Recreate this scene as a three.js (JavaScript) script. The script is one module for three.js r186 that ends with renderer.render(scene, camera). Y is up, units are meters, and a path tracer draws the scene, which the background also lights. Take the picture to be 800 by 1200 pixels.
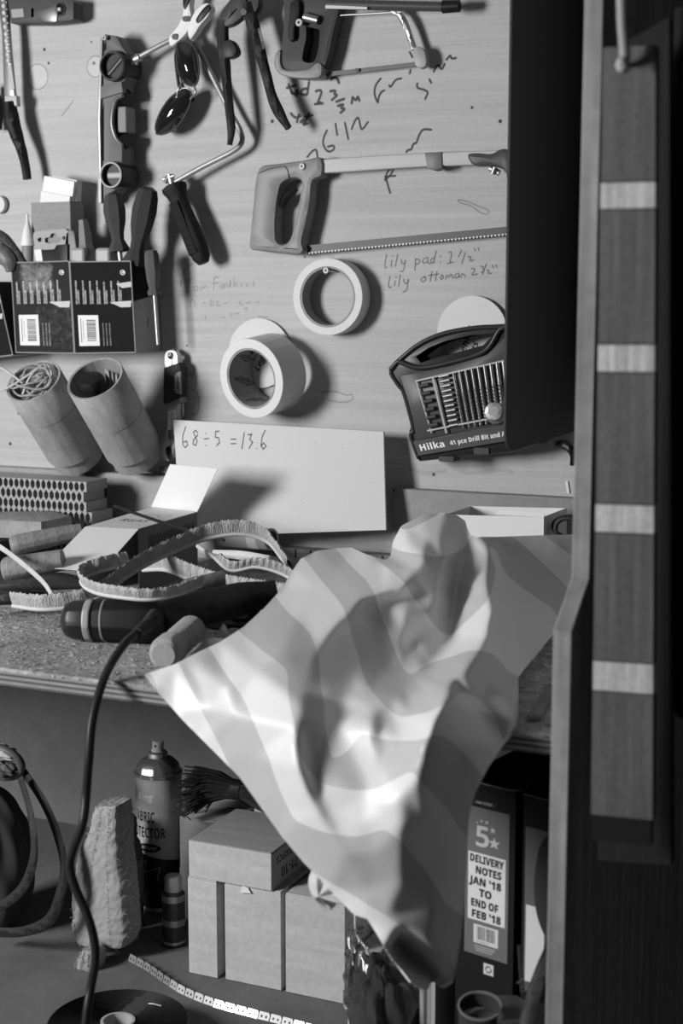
import * as THREE from 'three';
import { RectAreaLightUniformsLib } from 'three/addons/lights/RectAreaLightUniformsLib.js';
import { RoundedBoxGeometry } from 'three/addons/geometries/RoundedBoxGeometry.js';
import { mergeGeometries, mergeVertices, toCreasedNormals } from 'three/addons/utils/BufferGeometryUtils.js';

// ---------- camera, light, exposure ----------
const scene = new THREE.Scene();
scene.background = new THREE.Color(0x050505);
const camera = new THREE.PerspectiveCamera(37.99, 800 / 1200, 0.05, 30);
camera.position.set(0.781, 1.27, 1.754);
camera.rotation.order = 'YXZ';
camera.rotation.set(-8.2 * Math.PI / 180, 24 * Math.PI / 180, 0);
camera.focus = 1.72;
camera.userData.fStop = 5.6;
const renderer = new THREE.WebGLRenderer({ antialias: true });
renderer.toneMapping = THREE.LinearToneMapping;
renderer.toneMappingExposure = 1.0;
renderer.shadowMap.enabled = true;
RectAreaLightUniformsLib.init();
// soft work lamp on a stand to the left, out of the picture
const LAMP = { at: [-0.92, 1.4, 1.6], aim: [0.0, 1.15, 0.0], w: 0.34, h: 0.5 };
const lampLight = new THREE.RectAreaLight(0xffffff, 62, LAMP.w, LAMP.h);
lampLight.position.set(...LAMP.at);
lampLight.lookAt(...LAMP.aim);
scene.add(lampLight);

// ---------- helpers ----------
let seed = 7;
const rnd = () => { seed = (seed * 1664525 + 1013904223) >>> 0; return seed / 4294967296; };
const rr = (a, b) => a + (b - a) * rnd();
const V3 = (a) => new THREE.Vector3(a[0], a[1], a[2]);
const taken = {};
const numbered = (n) => { const k = taken[n] = (taken[n] ?? -1) + 1; return k ? `${n}_${String(k).padStart(3, '0')}` : n; };
function gm(v, rough = 0.7, o = {}) {            // neutral material, linear base colour v
  const m = o.phys || v < 0.1 ? new THREE.MeshPhysicalMaterial() : new THREE.MeshStandardMaterial();
  m.color.setRGB(v, v, v); m.roughness = rough; m.metalness = o.metal ?? 0; m.side = THREE.DoubleSide; if (!o.phys && v < 0.1 && !o.metal) m.specularIntensity = 0.4;
  for (const k of ['map', 'bumpMap', 'bumpScale', 'roughnessMap', 'transmission', 'thickness', 'ior', 'clearcoat', 'clearcoatRoughness', 'sheen', 'sheenRoughness', 'vertexColors', 'flatShading', 'specularIntensity']) if (o[k] !== undefined) m[k] = o[k];
  return m;
}
function thing(name, label, category, at = [0, 0, 0], group) {
  const o = new THREE.Group(); o.name = numbered(name); o.position.set(...at);
  o.userData = { label, category }; if (group) o.userData.group = group;
  scene.add(o); return o;
}
function fin(m) { m.castShadow = true; m.receiveShadow = true; return m; }
function part(t, name, geo, mat, label) {        // geo in world metres
  const g = Array.isArray(geo) ? mg(geo) : geo;
  const w = new THREE.Vector3(); for (let p = t; p && p !== scene; p = p.parent) w.add(p.position);
  g.translate(-w.x, -w.y, -w.z);
  const m = fin(new THREE.Mesh(g, mat)); m.name = name; if (label) m.userData.label = label;
  t.add(m); return m;
}
function solo(name, label, category, geo, mat, group) {
  const g = Array.isArray(geo) ? mg(geo) : geo;
  g.computeBoundingBox(); const b = g.boundingBox, c = [(b.min.x + b.max.x) / 2, b.min.y, (b.min.z + b.max.z) / 2];
  g.translate(-c[0], -c[1], -c[2]);
  const m = fin(new THREE.Mesh(g, mat)); m.name = numbered(name); m.position.set(...c);
  m.userData = { label, category }; if (group) m.userData.group = group;
  scene.add(m); return m;
}
function struct(name, geo, mat) {
  const g = Array.isArray(geo) ? mg(geo) : geo;
  const m = fin(new THREE.Mesh(g, mat)); m.name = name; m.userData = { kind: 'structure' }; scene.add(m); return m;
}
function mg(list) {
  const a = list.map((g) => { let q = g.index ? g.toNonIndexed() : g.clone(); for (const k of Object.keys(q.attributes)) if (!['position', 'normal', 'uv'].includes(k)) q.deleteAttribute(k); if (!q.attributes.uv) q.setAttribute('uv', new THREE.BufferAttribute(new Float32Array(q.attributes.position.count * 2), 2)); if (!q.attributes.normal) q.computeVertexNormals(); q.morphAttributes = {}; return q; });
  return mergeGeometries(a);
}
function box(x0, x1, y0, y1, z0, z1, r = 0) {
  const g = r ? new RoundedBoxGeometry(x1 - x0, y1 - y0, z1 - z0, 2, r) : new THREE.BoxGeometry(x1 - x0, y1 - y0, z1 - z0);
  const w = g; w.translate((x0 + x1) / 2, (y0 + y1) / 2, (z0 + z1) / 2); metricUV(w); return w;
}
function metricUV(g) {                            // box-projected uv in metres
  const p = g.attributes.position, n = g.attributes.normal, uv = new Float32Array(p.count * 2);
  for (let i = 0; i < p.count; i++) {
    const ax = Math.abs(n.getX(i)), ay = Math.abs(n.getY(i)), az = Math.abs(n.getZ(i));
    const [a, b] = az >= ax && az >= ay ? [p.getX(i), p.getY(i)] : ax >= ay ? [p.getZ(i), p.getY(i)] : [p.getX(i), p.getZ(i)];
    uv[2 * i] = a; uv[2 * i + 1] = b;
  }
  g.setAttribute('uv', new THREE.BufferAttribute(uv, 2)); return g;
}
function oriented(g, at, dir, up) {               // put local +y along dir
  const d = V3(dir).normalize(), q = new THREE.Quaternion().setFromUnitVectors(new THREE.Vector3(0, 1, 0), d);
  g.applyQuaternion(q); g.translate(...at); return g;
}
function cyl(a, b, r0, r1 = r0, seg = 24, open = false) {
  const A = V3(a), B = V3(b), L = A.distanceTo(B), g = new THREE.CylinderGeometry(r1, r0, L, seg, 1, open);
  const d = B.clone().sub(A).normalize(); g.applyQuaternion(new THREE.Quaternion().setFromUnitVectors(new THREE.Vector3(0, 1, 0), d));
  const c = A.add(B).multiplyScalar(0.5); g.translate(c.x, c.y, c.z); return g;
}
function lathe(at, dir, prof, seg = 32) {         // prof [[r, height]] from at along dir
  const g = new THREE.LatheGeometry(prof.map(([r, h]) => new THREE.Vector2(Math.max(r, 1e-5), h)), seg);
  return oriented(toCreasedNormals(g, 0.6), at, dir);
}
const curve = (pts, closed = false, t = 0.5) => new THREE.CatmullRomCurve3(pts.map(V3), closed, 'catmullrom', t);
function tube(pts, r, seg = 40, rad = 8, closed = false) {   // with round caps
  const c = curve(pts, closed), g = [new THREE.TubeGeometry(c, seg, r, rad, closed)];
  if (!closed) for (const t of [0, 1]) { const p = c.getPoint(t), s = new THREE.SphereGeometry(r, rad, 6); s.translate(p.x, p.y, p.z); g.push(s); }
  return mg(g);
}
function taper(pts, radii, seg = 32, rad = 14, flat = 1) {   // tube with radius along its path, flattened in z
  const c = curve(pts), fr = c.computeFrenetFrames(seg, false), pos = [], idx = [];
  const R = (t) => { const f = t * (radii.length - 1), i = Math.min(Math.floor(f), radii.length - 2), u = f - i, s = u * u * (3 - 2 * u); return radii[i] * (1 - s) + radii[i + 1] * s; };
  for (let i = 0; i <= seg; i++) {
    const t = i / seg, p = c.getPointAt(t), tg = c.getTangentAt(t), side = new THREE.Vector3().crossVectors(tg, new THREE.Vector3(0, 0, 1)).normalize(), up = new THREE.Vector3().crossVectors(side, tg).normalize();
    const r = R(t);
    for (let k = 0; k < rad; k++) { const a = k / rad * 2 * Math.PI; const q = p.clone().addScaledVector(side, r * Math.cos(a)).addScaledVector(up, r * flat * Math.sin(a)); pos.push(q.x, q.y, q.z); }
  }
  for (let i = 0; i < seg; i++) for (let k = 0; k < rad; k++) { const a = i * rad + k, b = i * rad + (k + 1) % rad; idx.push(a, a + rad, b, b, a + rad, b + rad); }
  for (const [e, off] of [[0, 0], [1, seg * rad]]) { const p = c.getPointAt(e); const n = pos.length / 3; pos.push(p.x, p.y, p.z); for (let k = 0; k < rad; k++) { const a = off + k, b = off + (k + 1) % rad; e ? idx.push(n, b, a) : idx.push(n, a, b); } }
  const g = new THREE.BufferGeometry(); g.setAttribute('position', new THREE.Float32BufferAttribute(pos, 3)); g.setIndex(idx);
  return toCreasedNormals(g, 0.9);
}
function smooth(pts, n = 6) {                     // closed Catmull-Rom outline
  const c = new THREE.CatmullRomCurve3(pts.map(([x, y]) => new THREE.Vector3(x, y, 0)), true, 'centripetal');
  return c.getPoints(pts.length * n).slice(0, -1).map((p) => [p.x, p.y]);
}
function ex(pts, zf, depth, bevel = 0.001, holes = []) {     // outline in the wall plane, front face at zf, depth towards the wall
  const s = new THREE.Shape(pts.map(([x, y]) => new THREE.Vector2(x, y)));
  for (const h of holes) s.holes.push(new THREE.Path(h.map(([x, y]) => new THREE.Vector2(x, y))));
  const g = new THREE.ExtrudeGeometry(s, { depth: Math.max(depth - 2 * bevel, 1e-4), bevelEnabled: bevel > 0, bevelThickness: bevel, bevelSize: bevel, bevelOffset: -bevel, bevelSegments: 2 });
  g.translate(0, 0, zf - depth + bevel); return toCreasedNormals(g, 0.5);
}
const ring = (cx, cy, rx, ry = rx, n = 32, a0 = 0) => Array.from({ length: n }, (_, i) => [cx + rx * Math.cos(a0 + i / n * 2 * Math.PI), cy + ry * Math.sin(a0 + i / n * 2 * Math.PI)]);
const rect = (x0, x1, y0, y1) => [[x0, y0], [x1, y0], [x1, y1], [x0, y1]];
function slab(q, t, uvr = [0, 0, 1, 1]) {         // q: BL, BR, TR, TL seen from its front; thickness behind
  const [a, b, c, d] = q.map(V3), n = b.clone().sub(a).cross(d.clone().sub(a)).normalize().multiplyScalar(-t);
  const e = [a, b, c, d].map((p) => p.clone().add(n)), pos = [], uv = [], idx = [];
  const f = (ps, us) => { const k = pos.length / 3; ps.forEach((p, i) => { pos.push(p.x, p.y, p.z); uv.push(...us[i]); }); idx.push(k, k + 1, k + 2, k, k + 2, k + 3); };
  const [u0, v0, u1, v1] = uvr, U = [[u0, v0], [u1, v0], [u1, v1], [u0, v1]], Z = [[.001, .001], [.002, .001], [.002, .002], [.001, .002]];
  f([a, b, c, d], U); f([e[1], e[0], e[3], e[2]], Z);
  for (let i = 0; i < 4; i++) { const j = (i + 1) % 4, p = [a, b, c, d]; f([p[j], p[i], e[i], e[j]], Z); }
  const g = new THREE.BufferGeometry(); g.setAttribute('position', new THREE.Float32BufferAttribute(pos, 3)); g.setAttribute('uv', new THREE.Float32BufferAttribute(uv, 2)); g.setIndex(idx);
  const h = g.toNonIndexed(); h.computeVertexNormals(); return h;
}
function canvasTex(w, h, draw, color = true) {
  const c = document.createElement('canvas'); c.width = w; c.height = h; const x = c.getContext('2d'); draw(x, w, h);
  const t = new THREE.CanvasTexture(c); if (color) t.colorSpace = THREE.SRGBColorSpace; t.anisotropy = 8; t.magFilter = THREE.LinearFilter; return t;
}
// value noise, periodic in [0,1)
const NT = new Float32Array(65536).map(() => rnd());
function vn(x, y, px, py) { const xi = Math.floor(x), yi = Math.floor(y), fx = x - xi, fy = y - yi, m = (a, p) => ((a % p) + p) % p, s = (t) => t * t * (3 - 2 * t); const g = (i, j) => NT[(m(i, px) * 131 + m(j, py) * 7919) & 65535]; const u = s(fx), v = s(fy); return (g(xi, yi) * (1 - u) + g(xi + 1, yi) * u) * (1 - v) + (g(xi, yi + 1) * (1 - u) + g(xi + 1, yi + 1) * u) * v; }
function noiseTex(size, rep, fn, color = true) {  // fn(u, v, n) -> 0..1 grey
  const d = new Uint8Array(size * size * 4);
  const n = (u, v, fx, fy) => vn(u * fx, v * fy, fx, fy);
  for (let j = 0; j < size; j++) for (let i = 0; i < size; i++) { const g = Math.max(0, Math.min(255, 255 * fn(i / size, j / size, n))); const k = 4 * (j * size + i); d[k] = d[k + 1] = d[k + 2] = g; d[k + 3] = 255; }
  const t = new THREE.DataTexture(d, size, size); t.wrapS = t.wrapT = THREE.RepeatWrapping; t.magFilter = THREE.LinearFilter; t.minFilter = THREE.LinearMipmapLinearFilter; t.generateMipmaps = true;
  if (color) t.colorSpace = THREE.SRGBColorSpace; t.repeat.set(rep[0], rep[1]); t.needsUpdate = true; return t;
}
function retex(t, rx, ry) { const c = t.clone(); c.repeat.set(rx, ry); c.needsUpdate = true; return c; }

// ---------- shared textures ----------
const woodTex = noiseTex(512, [3, 3], (u, v, n) => 0.62 + 0.22 * n(u, v, 3, 40) + 0.12 * n(u, v, 6, 120) + 0.08 * n(u, v, 60, 60) - 0.1 * Math.pow(n(u, v, 2, 9), 3));
const woodTexV = noiseTex(512, [3, 3], (u, v, n) => 0.62 + 0.16 * n(u, v, 40, 3) + 0.1 * n(u, v, 120, 6) + 0.1 * n(u, v, 5, 4) + 0.08 * n(u, v, 60, 60) - 0.12 * Math.pow(n(u, v, 9, 3), 3));
const plainNoise = noiseTex(256, [6, 6], (u, v, n) => 0.8 + 0.12 * n(u, v, 6, 6) + 0.06 * n(u, v, 24, 24) + 0.05 * n(u, v, 110, 110));
const fineBump = noiseTex(256, [20, 20], (u, v, n) => 0.5 * n(u, v, 40, 40) + 0.5 * n(u, v, 120, 120), false);
const benchTex = noiseTex(1024, [2.4, 2.4], (u, v, n) => {
  let g = 0.5 + 0.1 * n(u, v, 7, 5) + 0.12 * n(u, v, 16, 24) + 0.16 * n(u, v, 60, 90) + 0.16 * n(u, v, 256, 256);
  const s = n(u, v, 90, 130); if (s > 0.74) g -= (s - 0.74) * 1.4; const c = n(u, v, 120, 75); if (c > 0.8) g += (c - 0.8) * 2;
  return g - 0.14 * Math.pow(n(u, v, 4, 6), 2);
});
const cardTex = noiseTex(256, [8, 8], (u, v, n) => 0.86 + 0.06 * n(u, v, 4, 60) + 0.06 * n(u, v, 90, 90));
// materials shared
const M = {
  black: gm(0.012, 0.42), blackMatte: gm(0.015, 0.75), rubber: gm(0.02, 0.6, { bumpMap: fineBump, bumpScale: 0.0003 }),
  darkGrey: gm(0.05, 0.55), midGrey: gm(0.16, 0.6), lightGrey: gm(0.4, 0.55), white: gm(0.72, 0.7), offWhite: gm(0.6, 0.75, { map: cardTex }),
  steel: gm(0.45, 0.42, { metal: 0.8 }), steelDark: gm(0.22, 0.4, { metal: 1 }), chrome: gm(0.5, 0.35, { metal: 0.8 }),
  aluminium: gm(0.4, 0.55, { metal: 0.4 }), card: gm(0.4, 0.85, { map: cardTex }), cardDark: gm(0.24, 0.9, { map: cardTex }),
  wood: gm(0.42, 0.7, { map: woodTex }), woodDark: gm(0.16, 0.65, { map: woodTex }),
  glass: gm(1, 0.05, { phys: true, transmission: 1, thickness: 0, ior: 1.45 }),
};

// ---------- room shell ----------
const WX0 = -2.9, WX1 = 1.9, RZ = 2.6, RH = 2.6;
const wallPaint = gm(0.22, 0.85, { map: retex(plainNoise, 1.5, 1.5) });
const roomPaint = gm(0.5, 0.9, { map: retex(plainNoise, 1, 1) });
const wallBack = struct('wall_back', box(WX0, WX1, 0, RH, -0.17, -0.012), wallPaint);
struct('wall_left', box(WX0 - 0.12, WX0, 0, RH, -0.17, RZ + 0.14), roomPaint);
struct('wall_right', box(WX1, WX1 + 0.12, 0, RH, -0.17, RZ + 0.14), gm(0.06, 0.9));
struct('ceiling', box(WX0, WX1, RH, RH + 0.1, -0.17, RZ + 0.14), roomPaint);
struct('floor', box(WX0, WX1, -0.1, 0, -0.17, RZ + 0.14), gm(0.4, 0.8, { map: retex(plainNoise, 2, 2) }));
struct('wall_front', box(WX0, WX1, 0, RH, RZ, RZ + 0.14), roomPaint);
{
  const A = V3(LAMP.at), d = V3(LAMP.aim).sub(A).normalize(), rt = new THREE.Vector3().crossVectors(d, new THREE.Vector3(0, 1, 0)).normalize(), up = new THREE.Vector3().crossVectors(rt, d);
  const P = (a, b, c) => A.clone().addScaledVector(rt, a).addScaledVector(up, b).addScaledVector(d, c).toArray();
  const t = thing('work_lamp', 'soft panel work lamp on a black tripod stand facing the bench', 'lamp', [A.x, 0, A.z]);
  const w = LAMP.w / 2 + 0.012, h = LAMP.h / 2 + 0.012, glow = gm(0.8, 0.8); glow.emissive.setRGB(1, 1, 1); glow.emissiveIntensity = 3;
  part(t, 'diffuser', slab([P(-w + 0.012, -h + 0.012, -0.006), P(w - 0.012, -h + 0.012, -0.006), P(w - 0.012, h - 0.012, -0.006), P(-w + 0.012, h - 0.012, -0.006)].reverse(), 0.002), glow);
  part(t, 'housing', slab([P(-w, -h, -0.012), P(w, -h, -0.012), P(w, h, -0.012), P(-w, h, -0.012)].reverse(), 0.0001), M.blackMatte);
  part(t, 'housing_back', slab([P(-w, -h, -0.055), P(w, -h, -0.055), P(w, h, -0.055), P(-w, h, -0.055)], 0.04), M.blackMatte);
  part(t, 'pole', cyl([A.x - d.x * 0.07, 0.12, A.z - d.z * 0.07], [A.x - d.x * 0.07, A.y, A.z - d.z * 0.07], 0.012, 0.01, 16), M.black);
  for (let k = 0; k < 3; k++) { const q = 0.5 + k * 2.094; part(t, 'leg', cyl([A.x - d.x * 0.07, 0.3, A.z - d.z * 0.07], [A.x - d.x * 0.07 + 0.3 * Math.cos(q), 0.008, A.z - d.z * 0.07 + 0.3 * Math.sin(q)], 0.008, 0.007, 12), M.black); }
}
// ---------- plywood tool board on the wall, with pencil and marker notes ----------
const PX0 = -0.86, PX1 = 0.7, PY0 = 0.9, PY1 = 1.8;
{
  const w = 2000, h = Math.round(w * (PY1 - PY0) / (PX1 - PX0));
  const tex = canvasTex(w, h, (c) => {
    const im = c.createImageData(w, h), d = im.data;
    for (let j = 0; j < h; j++) for (let i = 0; i < w; i++) {
      const u = i / w, v = j / h, yy = v + 0.01 * vn(u * 5, v * 6, 5, 6);
      let g = 0.69 + 0.022 * (vn(u * 2.3, yy * 30, 64, 64) - 0.5) + 0.035 * (vn(u * 5, yy * 120, 64, 240) - 0.5) + 0.035 * (vn(u * 22, yy * 420, 64, 840) - 0.5) + 0.03 * (vn(u * 3, v * 2.4, 64, 64) - 0.5);
      g += 0.02 * (vn(u * 700, v * 380, 1400, 760) - 0.5);
      const b = vn(u * 7 + 3, v * 5, 64, 64); if (b > 0.66) g -= (b - 0.66) * 0.12;
      const k = 4 * (j * w + i); d[k] = d[k + 1] = d[k + 2] = 255 * g; d[k + 3] = 255;
    }
    c.putImageData(im, 0, 0);
    const X = (x) => (x - PX0) / (PX1 - PX0) * w, Y = (y) => h - (y - PY0) / (PY1 - PY0) * h;
    c.lineCap = 'round'; c.lineJoin = 'round';
    const line = (pts, lw, g, a = 1) => { c.strokeStyle = `rgba(${g},${g},${g},${a})`; c.lineWidth = lw; c.beginPath(); c.moveTo(X(pts[0][0]), Y(pts[0][1])); for (let i = 1; i < pts.length - 1; i++) { const mx = (pts[i][0] + pts[i + 1][0]) / 2, my = (pts[i][1] + pts[i + 1][1]) / 2; c.quadraticCurveTo(X(pts[i][0]), Y(pts[i][1]), X(mx), Y(my)); } const l = pts[pts.length - 1]; c.lineTo(X(l[0]), Y(l[1])); c.stroke(); };
    // thick marker, upper rows
    for (const p of [
      [[-.0736,1.5384],[-.07,1.5287],[-.0628,1.5241]], [[-.076,1.5343],[-.064,1.5368]], [[-.07,1.5308],[-.07,1.5266],[-.064,1.5263],[-.0616,1.5325],[-.0604,1.5261]], [[-.0448,1.5399],[-.0472,1.5254]], [[-.0472,1.5317],[-.0556,1.5321],[-.0568,1.5248],[-.0484,1.5244]], [[-.0353,1.5279],[-.0246,1.5315],[-.033,1.5131]], [[-.0365,1.5122],[-.0259,1.5127]], [[-.0152,1.5268],[-.007,1.5284],[-.0105,1.5224],[-.0046,1.5221],[-.0129,1.5162]], [[-.007,1.5138],[.0036,1.5164]], [[-.0046,1.5085],[.0048,1.5112],[-.0023,1.5053],[.0059,1.5049],[-.0011,1.5]], [[.0152,1.5179],[.0141,1.5107]], [[.0164,1.5168],[.0199,1.5125],[.0222,1.5196],[.0245,1.5133]],
      [[-.014,1.5413],[-.007,1.545],[-.0034,1.5365]], [[-.0702,1.5023],[-.0654,1.4957],[-.0569,1.4985]], [[-.0593,1.5007],[-.0618,1.4913]], [[-.057,1.4911],[-.0509,1.4961],[-.0546,1.4878],[-.0474,1.4886]], [[-.0449,1.5011],[-.0522,1.4877]], [[-.0509,1.4972],[-.0402,1.4988]]
    ]) line(p, 4.2, 45, 0.85);
    for (const p of [
      [[.0532,1.5384],[.0464,1.5327],[.0441,1.5205],[.0499,1.5078],[.0499,1.515],[.0533,1.522],[.0579,1.5238]], [[.0647,1.5296],[.0658,1.5255],[.0726,1.5363],[.0805,1.5369]], [[.1019,1.5296],[.0997,1.5246],[.1109,1.522],[.1165,1.5186],[.1121,1.5108]], [[.1175,1.5337],[.1198,1.5296]], [[.123,1.5425],[.1284,1.5532],[.1329,1.5429],[.1372,1.5507]], [[.1394,1.5556],[.1448,1.5622],[.1449,1.5562],[.1514,1.5568]], [[.0916,1.5676],[.095,1.5614]], [[.0928,1.5463],[.0917,1.5423]],
      [[-.0475,1.4473],[-.0355,1.4606],[-.0331,1.4468]], [[-.02,1.4789],[-.0259,1.4697],[-.0248,1.4591],[-.0177,1.4515],[-.0094,1.4554],[-.0105,1.4607],[-.0188,1.4589]], [[-.0082,1.4868],[-.0058,1.473]], [[.0048,1.4872],[.0095,1.4672]], [[.0141,1.4795],[.0176,1.4887],[.0234,1.4947],[.0258,1.4821],[.0281,1.4768],[.0362,1.4868]], [[.0879,1.4485],[.0901,1.4515],[.0946,1.4502],[.0968,1.4584],[.1014,1.4582],[.1035,1.4663],[.1091,1.4753],[.1203,1.4737]],
      [[.0595,1.4152],[.0618,1.4266],[.072,1.4304],[.0675,1.4212],[.0607,1.4162]], [[.0595,1.4194],[.0732,1.42]], [[.0606,1.4183],[.0641,1.4068],[.0665,1.3994]]
    ]) line(p, 3.2, 40, 0.9);
    // thin pen
    for (const p of [
      [[.0622,1.3239],[.0588,1.3091],[.0623,1.307]], [[.0692,1.3164],[.0681,1.308]], [[.0703,1.3228],[.0703,1.3217]], [[.0772,1.3237],[.0739,1.309]], [[.0819,1.3174],[.0819,1.311],[.0876,1.3131],[.0876,1.3184],[.0854,1.3026],[.0808,1.3026]], [[.1013,1.3182],[.1003,1.3035]], [[.1013,1.3172],[.107,1.3182],[.1059,1.3119],[.1002,1.3109]], [[.116,1.3191],[.1104,1.3181],[.1104,1.3118],[.1161,1.3139]], [[.1172,1.3191],[.1172,1.3118],[.1206,1.3117]], [[.1284,1.3273],[.1251,1.3128]], [[.1262,1.319],[.1206,1.317],[.1218,1.3117],[.1263,1.3138]], [[.1341,1.321],[.1341,1.32]], [[.1341,1.3137],[.1341,1.3127]], [[.1452,1.325],[.1496,1.3281],[.1465,1.3126]], [[.1431,1.3115],[.1509,1.3136]], [[.1618,1.3279],[.1575,1.3197]], [[.1663,1.3248],[.1621,1.3114]], [[.1697,1.3196],[.1752,1.3205],[.1709,1.3144],[.1775,1.3154]], [[.1784,1.3298],[.1795,1.3267]], [[.1828,1.3307],[.1839,1.3276]],
      [[.067,1.2964],[.0636,1.2836],[.0682,1.2826]], [[.074,1.291],[.0728,1.2847]], [[.0751,1.2963],[.0751,1.2953]], [[.0808,1.2984],[.0786,1.2847]], [[.0855,1.2931],[.0855,1.2868],[.0924,1.2888],[.0912,1.2952],[.0902,1.2783],[.0844,1.2772]], [[.114,1.2961],[.1083,1.294],[.1095,1.2888],[.1152,1.2908],[.114,1.2961]], [[.123,1.3023],[.1208,1.2898]], [[.1297,1.3023],[.1276,1.2908]], [[.1185,1.2971],[.132,1.2991]], [[.1365,1.2981],[.1332,1.2949],[.1355,1.2918],[.1388,1.2949],[.1365,1.2981]], [[.1411,1.2928],[.1421,1.2991],[.1455,1.2938],[.1477,1.3001],[.1511,1.2938]], [[.1577,1.3],[.1522,1.298],[.1534,1.2938],[.1578,1.2948],[.1589,1.3],[.1589,1.2948]], [[.1611,1.2948],[.1622,1.301],[.1667,1.2958]], [[.1743,1.3051],[.1798,1.3061],[.1777,1.3009],[.1744,1.2968],[.1821,1.2988]], [[.1864,1.3081],[.1908,1.308],[.1886,1.305],[.1919,1.3029],[.1876,1.3008]], [[.1887,1.2977],[.194,1.3111]], [[.1941,1.3029],[.1985,1.3038],[.1953,1.2987],[.2007,1.2997]], [[.2017,1.309],[.2028,1.3059]], [[.206,1.3099],[.2071,1.3069]]
    ]) line(p, 1.5, 60, 0.85);
    // pencil
    for (const p of [
      [[-.2285,1.2935],[-.2154,1.2957]], [[-.2207,1.2946],[-.2249,1.2777]], [[-.213,1.2856],[-.217,1.28],[-.2105,1.2788],[-.2078,1.2844],[-.213,1.2856]], [[-.2053,1.2788],[-.2039,1.2867],[-.2001,1.281],[-.1987,1.2878],[-.1949,1.2822]], [[-.1843,1.2967],[-.1859,1.2799]], [[-.1844,1.2956],[-.1766,1.2977]], [[-.1857,1.2889],[-.178,1.2899]], [[-.1704,1.2877],[-.1755,1.2855],[-.1743,1.281],[-.1704,1.2832],[-.1691,1.2888],[-.1691,1.2821]], [[-.1665,1.2888],[-.1653,1.2832],[-.1615,1.2843],[-.16,1.2965],[-.1602,1.2832]], [[-.1549,1.2965],[-.1551,1.2843]], [[-.1499,1.2909],[-.1538,1.2876],[-.15,1.2843]], [[-.1436,1.2887],[-.1437,1.2843]], [[-.1348,1.2887],[-.1373,1.2853],[-.1336,1.2842]], [[-.1259,1.2908],[-.126,1.2842]],
      [[-.2211,1.2664],[-.2146,1.2687],[-.2147,1.2585]], [[-.2198,1.2653],[-.2213,1.2585]], [[-.2016,1.2631],[-.199,1.2631]], [[-.1899,1.2664],[-.1913,1.2597],[-.1862,1.2597],[-.1861,1.2664],[-.1899,1.2664]], [[-.1822,1.2653],[-.1771,1.2653],[-.1836,1.2597],[-.1758,1.2597]], [[-.1707,1.262],[-.1655,1.2631]], [[-.1451,1.2665],[-.1477,1.2609],[-.1414,1.2609]], [[-.1376,1.2631],[-.13,1.2643]], [[-.1224,1.2643],[-.1174,1.2643]], [[-.1402,1.2565],[-.1377,1.2531],[-.1351,1.2576]], [[-.198,1.2462],[-.1981,1.2416]], [[-.1735,1.244],[-.1696,1.244]], [[-.1606,1.2508],[-.1594,1.2452]], [[-.1542,1.2486],[-.1479,1.2497]], [[-.1201,1.2465],[-.1151,1.2443],[-.105,1.2455]]
    ]) line(p, 1.4, 95, 0.55);
    for (const p of [[[-.2241,1.1662],[-.2214,1.1697],[-.2188,1.1663],[-.2241,1.1662]], [[-.2161,1.1755],[-.2188,1.1663],[-.2216,1.1593]], [[-.2297,1.15],[-.2152,1.1469],[-.2088,1.1344],[-.2104,1.1206],[-.2158,1.1123],[-.2237,1.1144]], [[-.4189,1.5158],[-.4103,1.5233],[-.3989,1.5352]], [[-.2352,1.2857],[-.235,1.3003],[-.223,1.3126],[-.2164,1.3148]], [[.1556,1.3887],[.1677,1.3874],[.1821,1.3799],[.1974,1.3755],[.1942,1.3694],[.1833,1.3727],[.1733,1.3821],[.1578,1.3846],[.1556,1.3887]], [[-.029,1.1482],[-.0096,1.152],[.0061,1.1447],[.0169,1.1483],[.0157,1.1384],[.0001,1.1357],[-.0181,1.1385]]]) line(p, 1.6, 70, 0.5);
    // small holes, marks and dried drips
    for (const [x, y] of [[-.4439,1.6055],[-.4375,1.587],[-.3679,1.6105],[-.3647,1.5825],[-.097,1.494],[.1729,1.4976],[.2087,1.4798],[-.2274,1.2062],[-.5048,1.1067],[-.5214,1.062],[-.0516,1.322],[-.0294,1.514],[.0743,1.0253],[.1855,1.1347],[.1276,1.0488]]) { c.fillStyle = 'rgba(25,25,25,.85)'; c.beginPath(); c.arc(X(x), Y(y), rr(1.6, 3), 0, 7); c.fill(); }
    for (const [x, y, r] of [[...[-.4563,1.57,0], 16], [...[-.3621,1.5779,0], 13]].map((q) => [q[0], q[1], q[3]])) { c.strokeStyle = 'rgba(90,90,90,.55)'; c.lineWidth = 1.6; c.fillStyle = 'rgba(215,215,215,.35)'; c.beginPath(); c.arc(X(x), Y(y), r * 1.35, 0, 7); c.fill(); c.stroke(); }
    for (const p of [[[-.0528,1.3252],[-.0455,1.323],[-.0334,1.3261],[-.0118,1.3226]], [[.1641,1.0538],[.1866,1.0516],[.2143,1.0604],[.2309,1.0569]], [[.0952,1.0559],[.1126,1.048],[.1413,1.0538]]]) line(p, 7, 70, 0.12);
  });
  tex.wrapS = tex.wrapT = THREE.ClampToEdgeWrapping;
  const g = new THREE.BoxGeometry(PX1 - PX0, PY1 - PY0, 0.012); g.translate((PX0 + PX1) / 2, (PY0 + PY1) / 2, -0.006);
  const p = part(wallBack, 'plywood_panel', g, gm(1, 0.72, { map: tex }), 'pale plywood tool board with handwritten notes');
}
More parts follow.
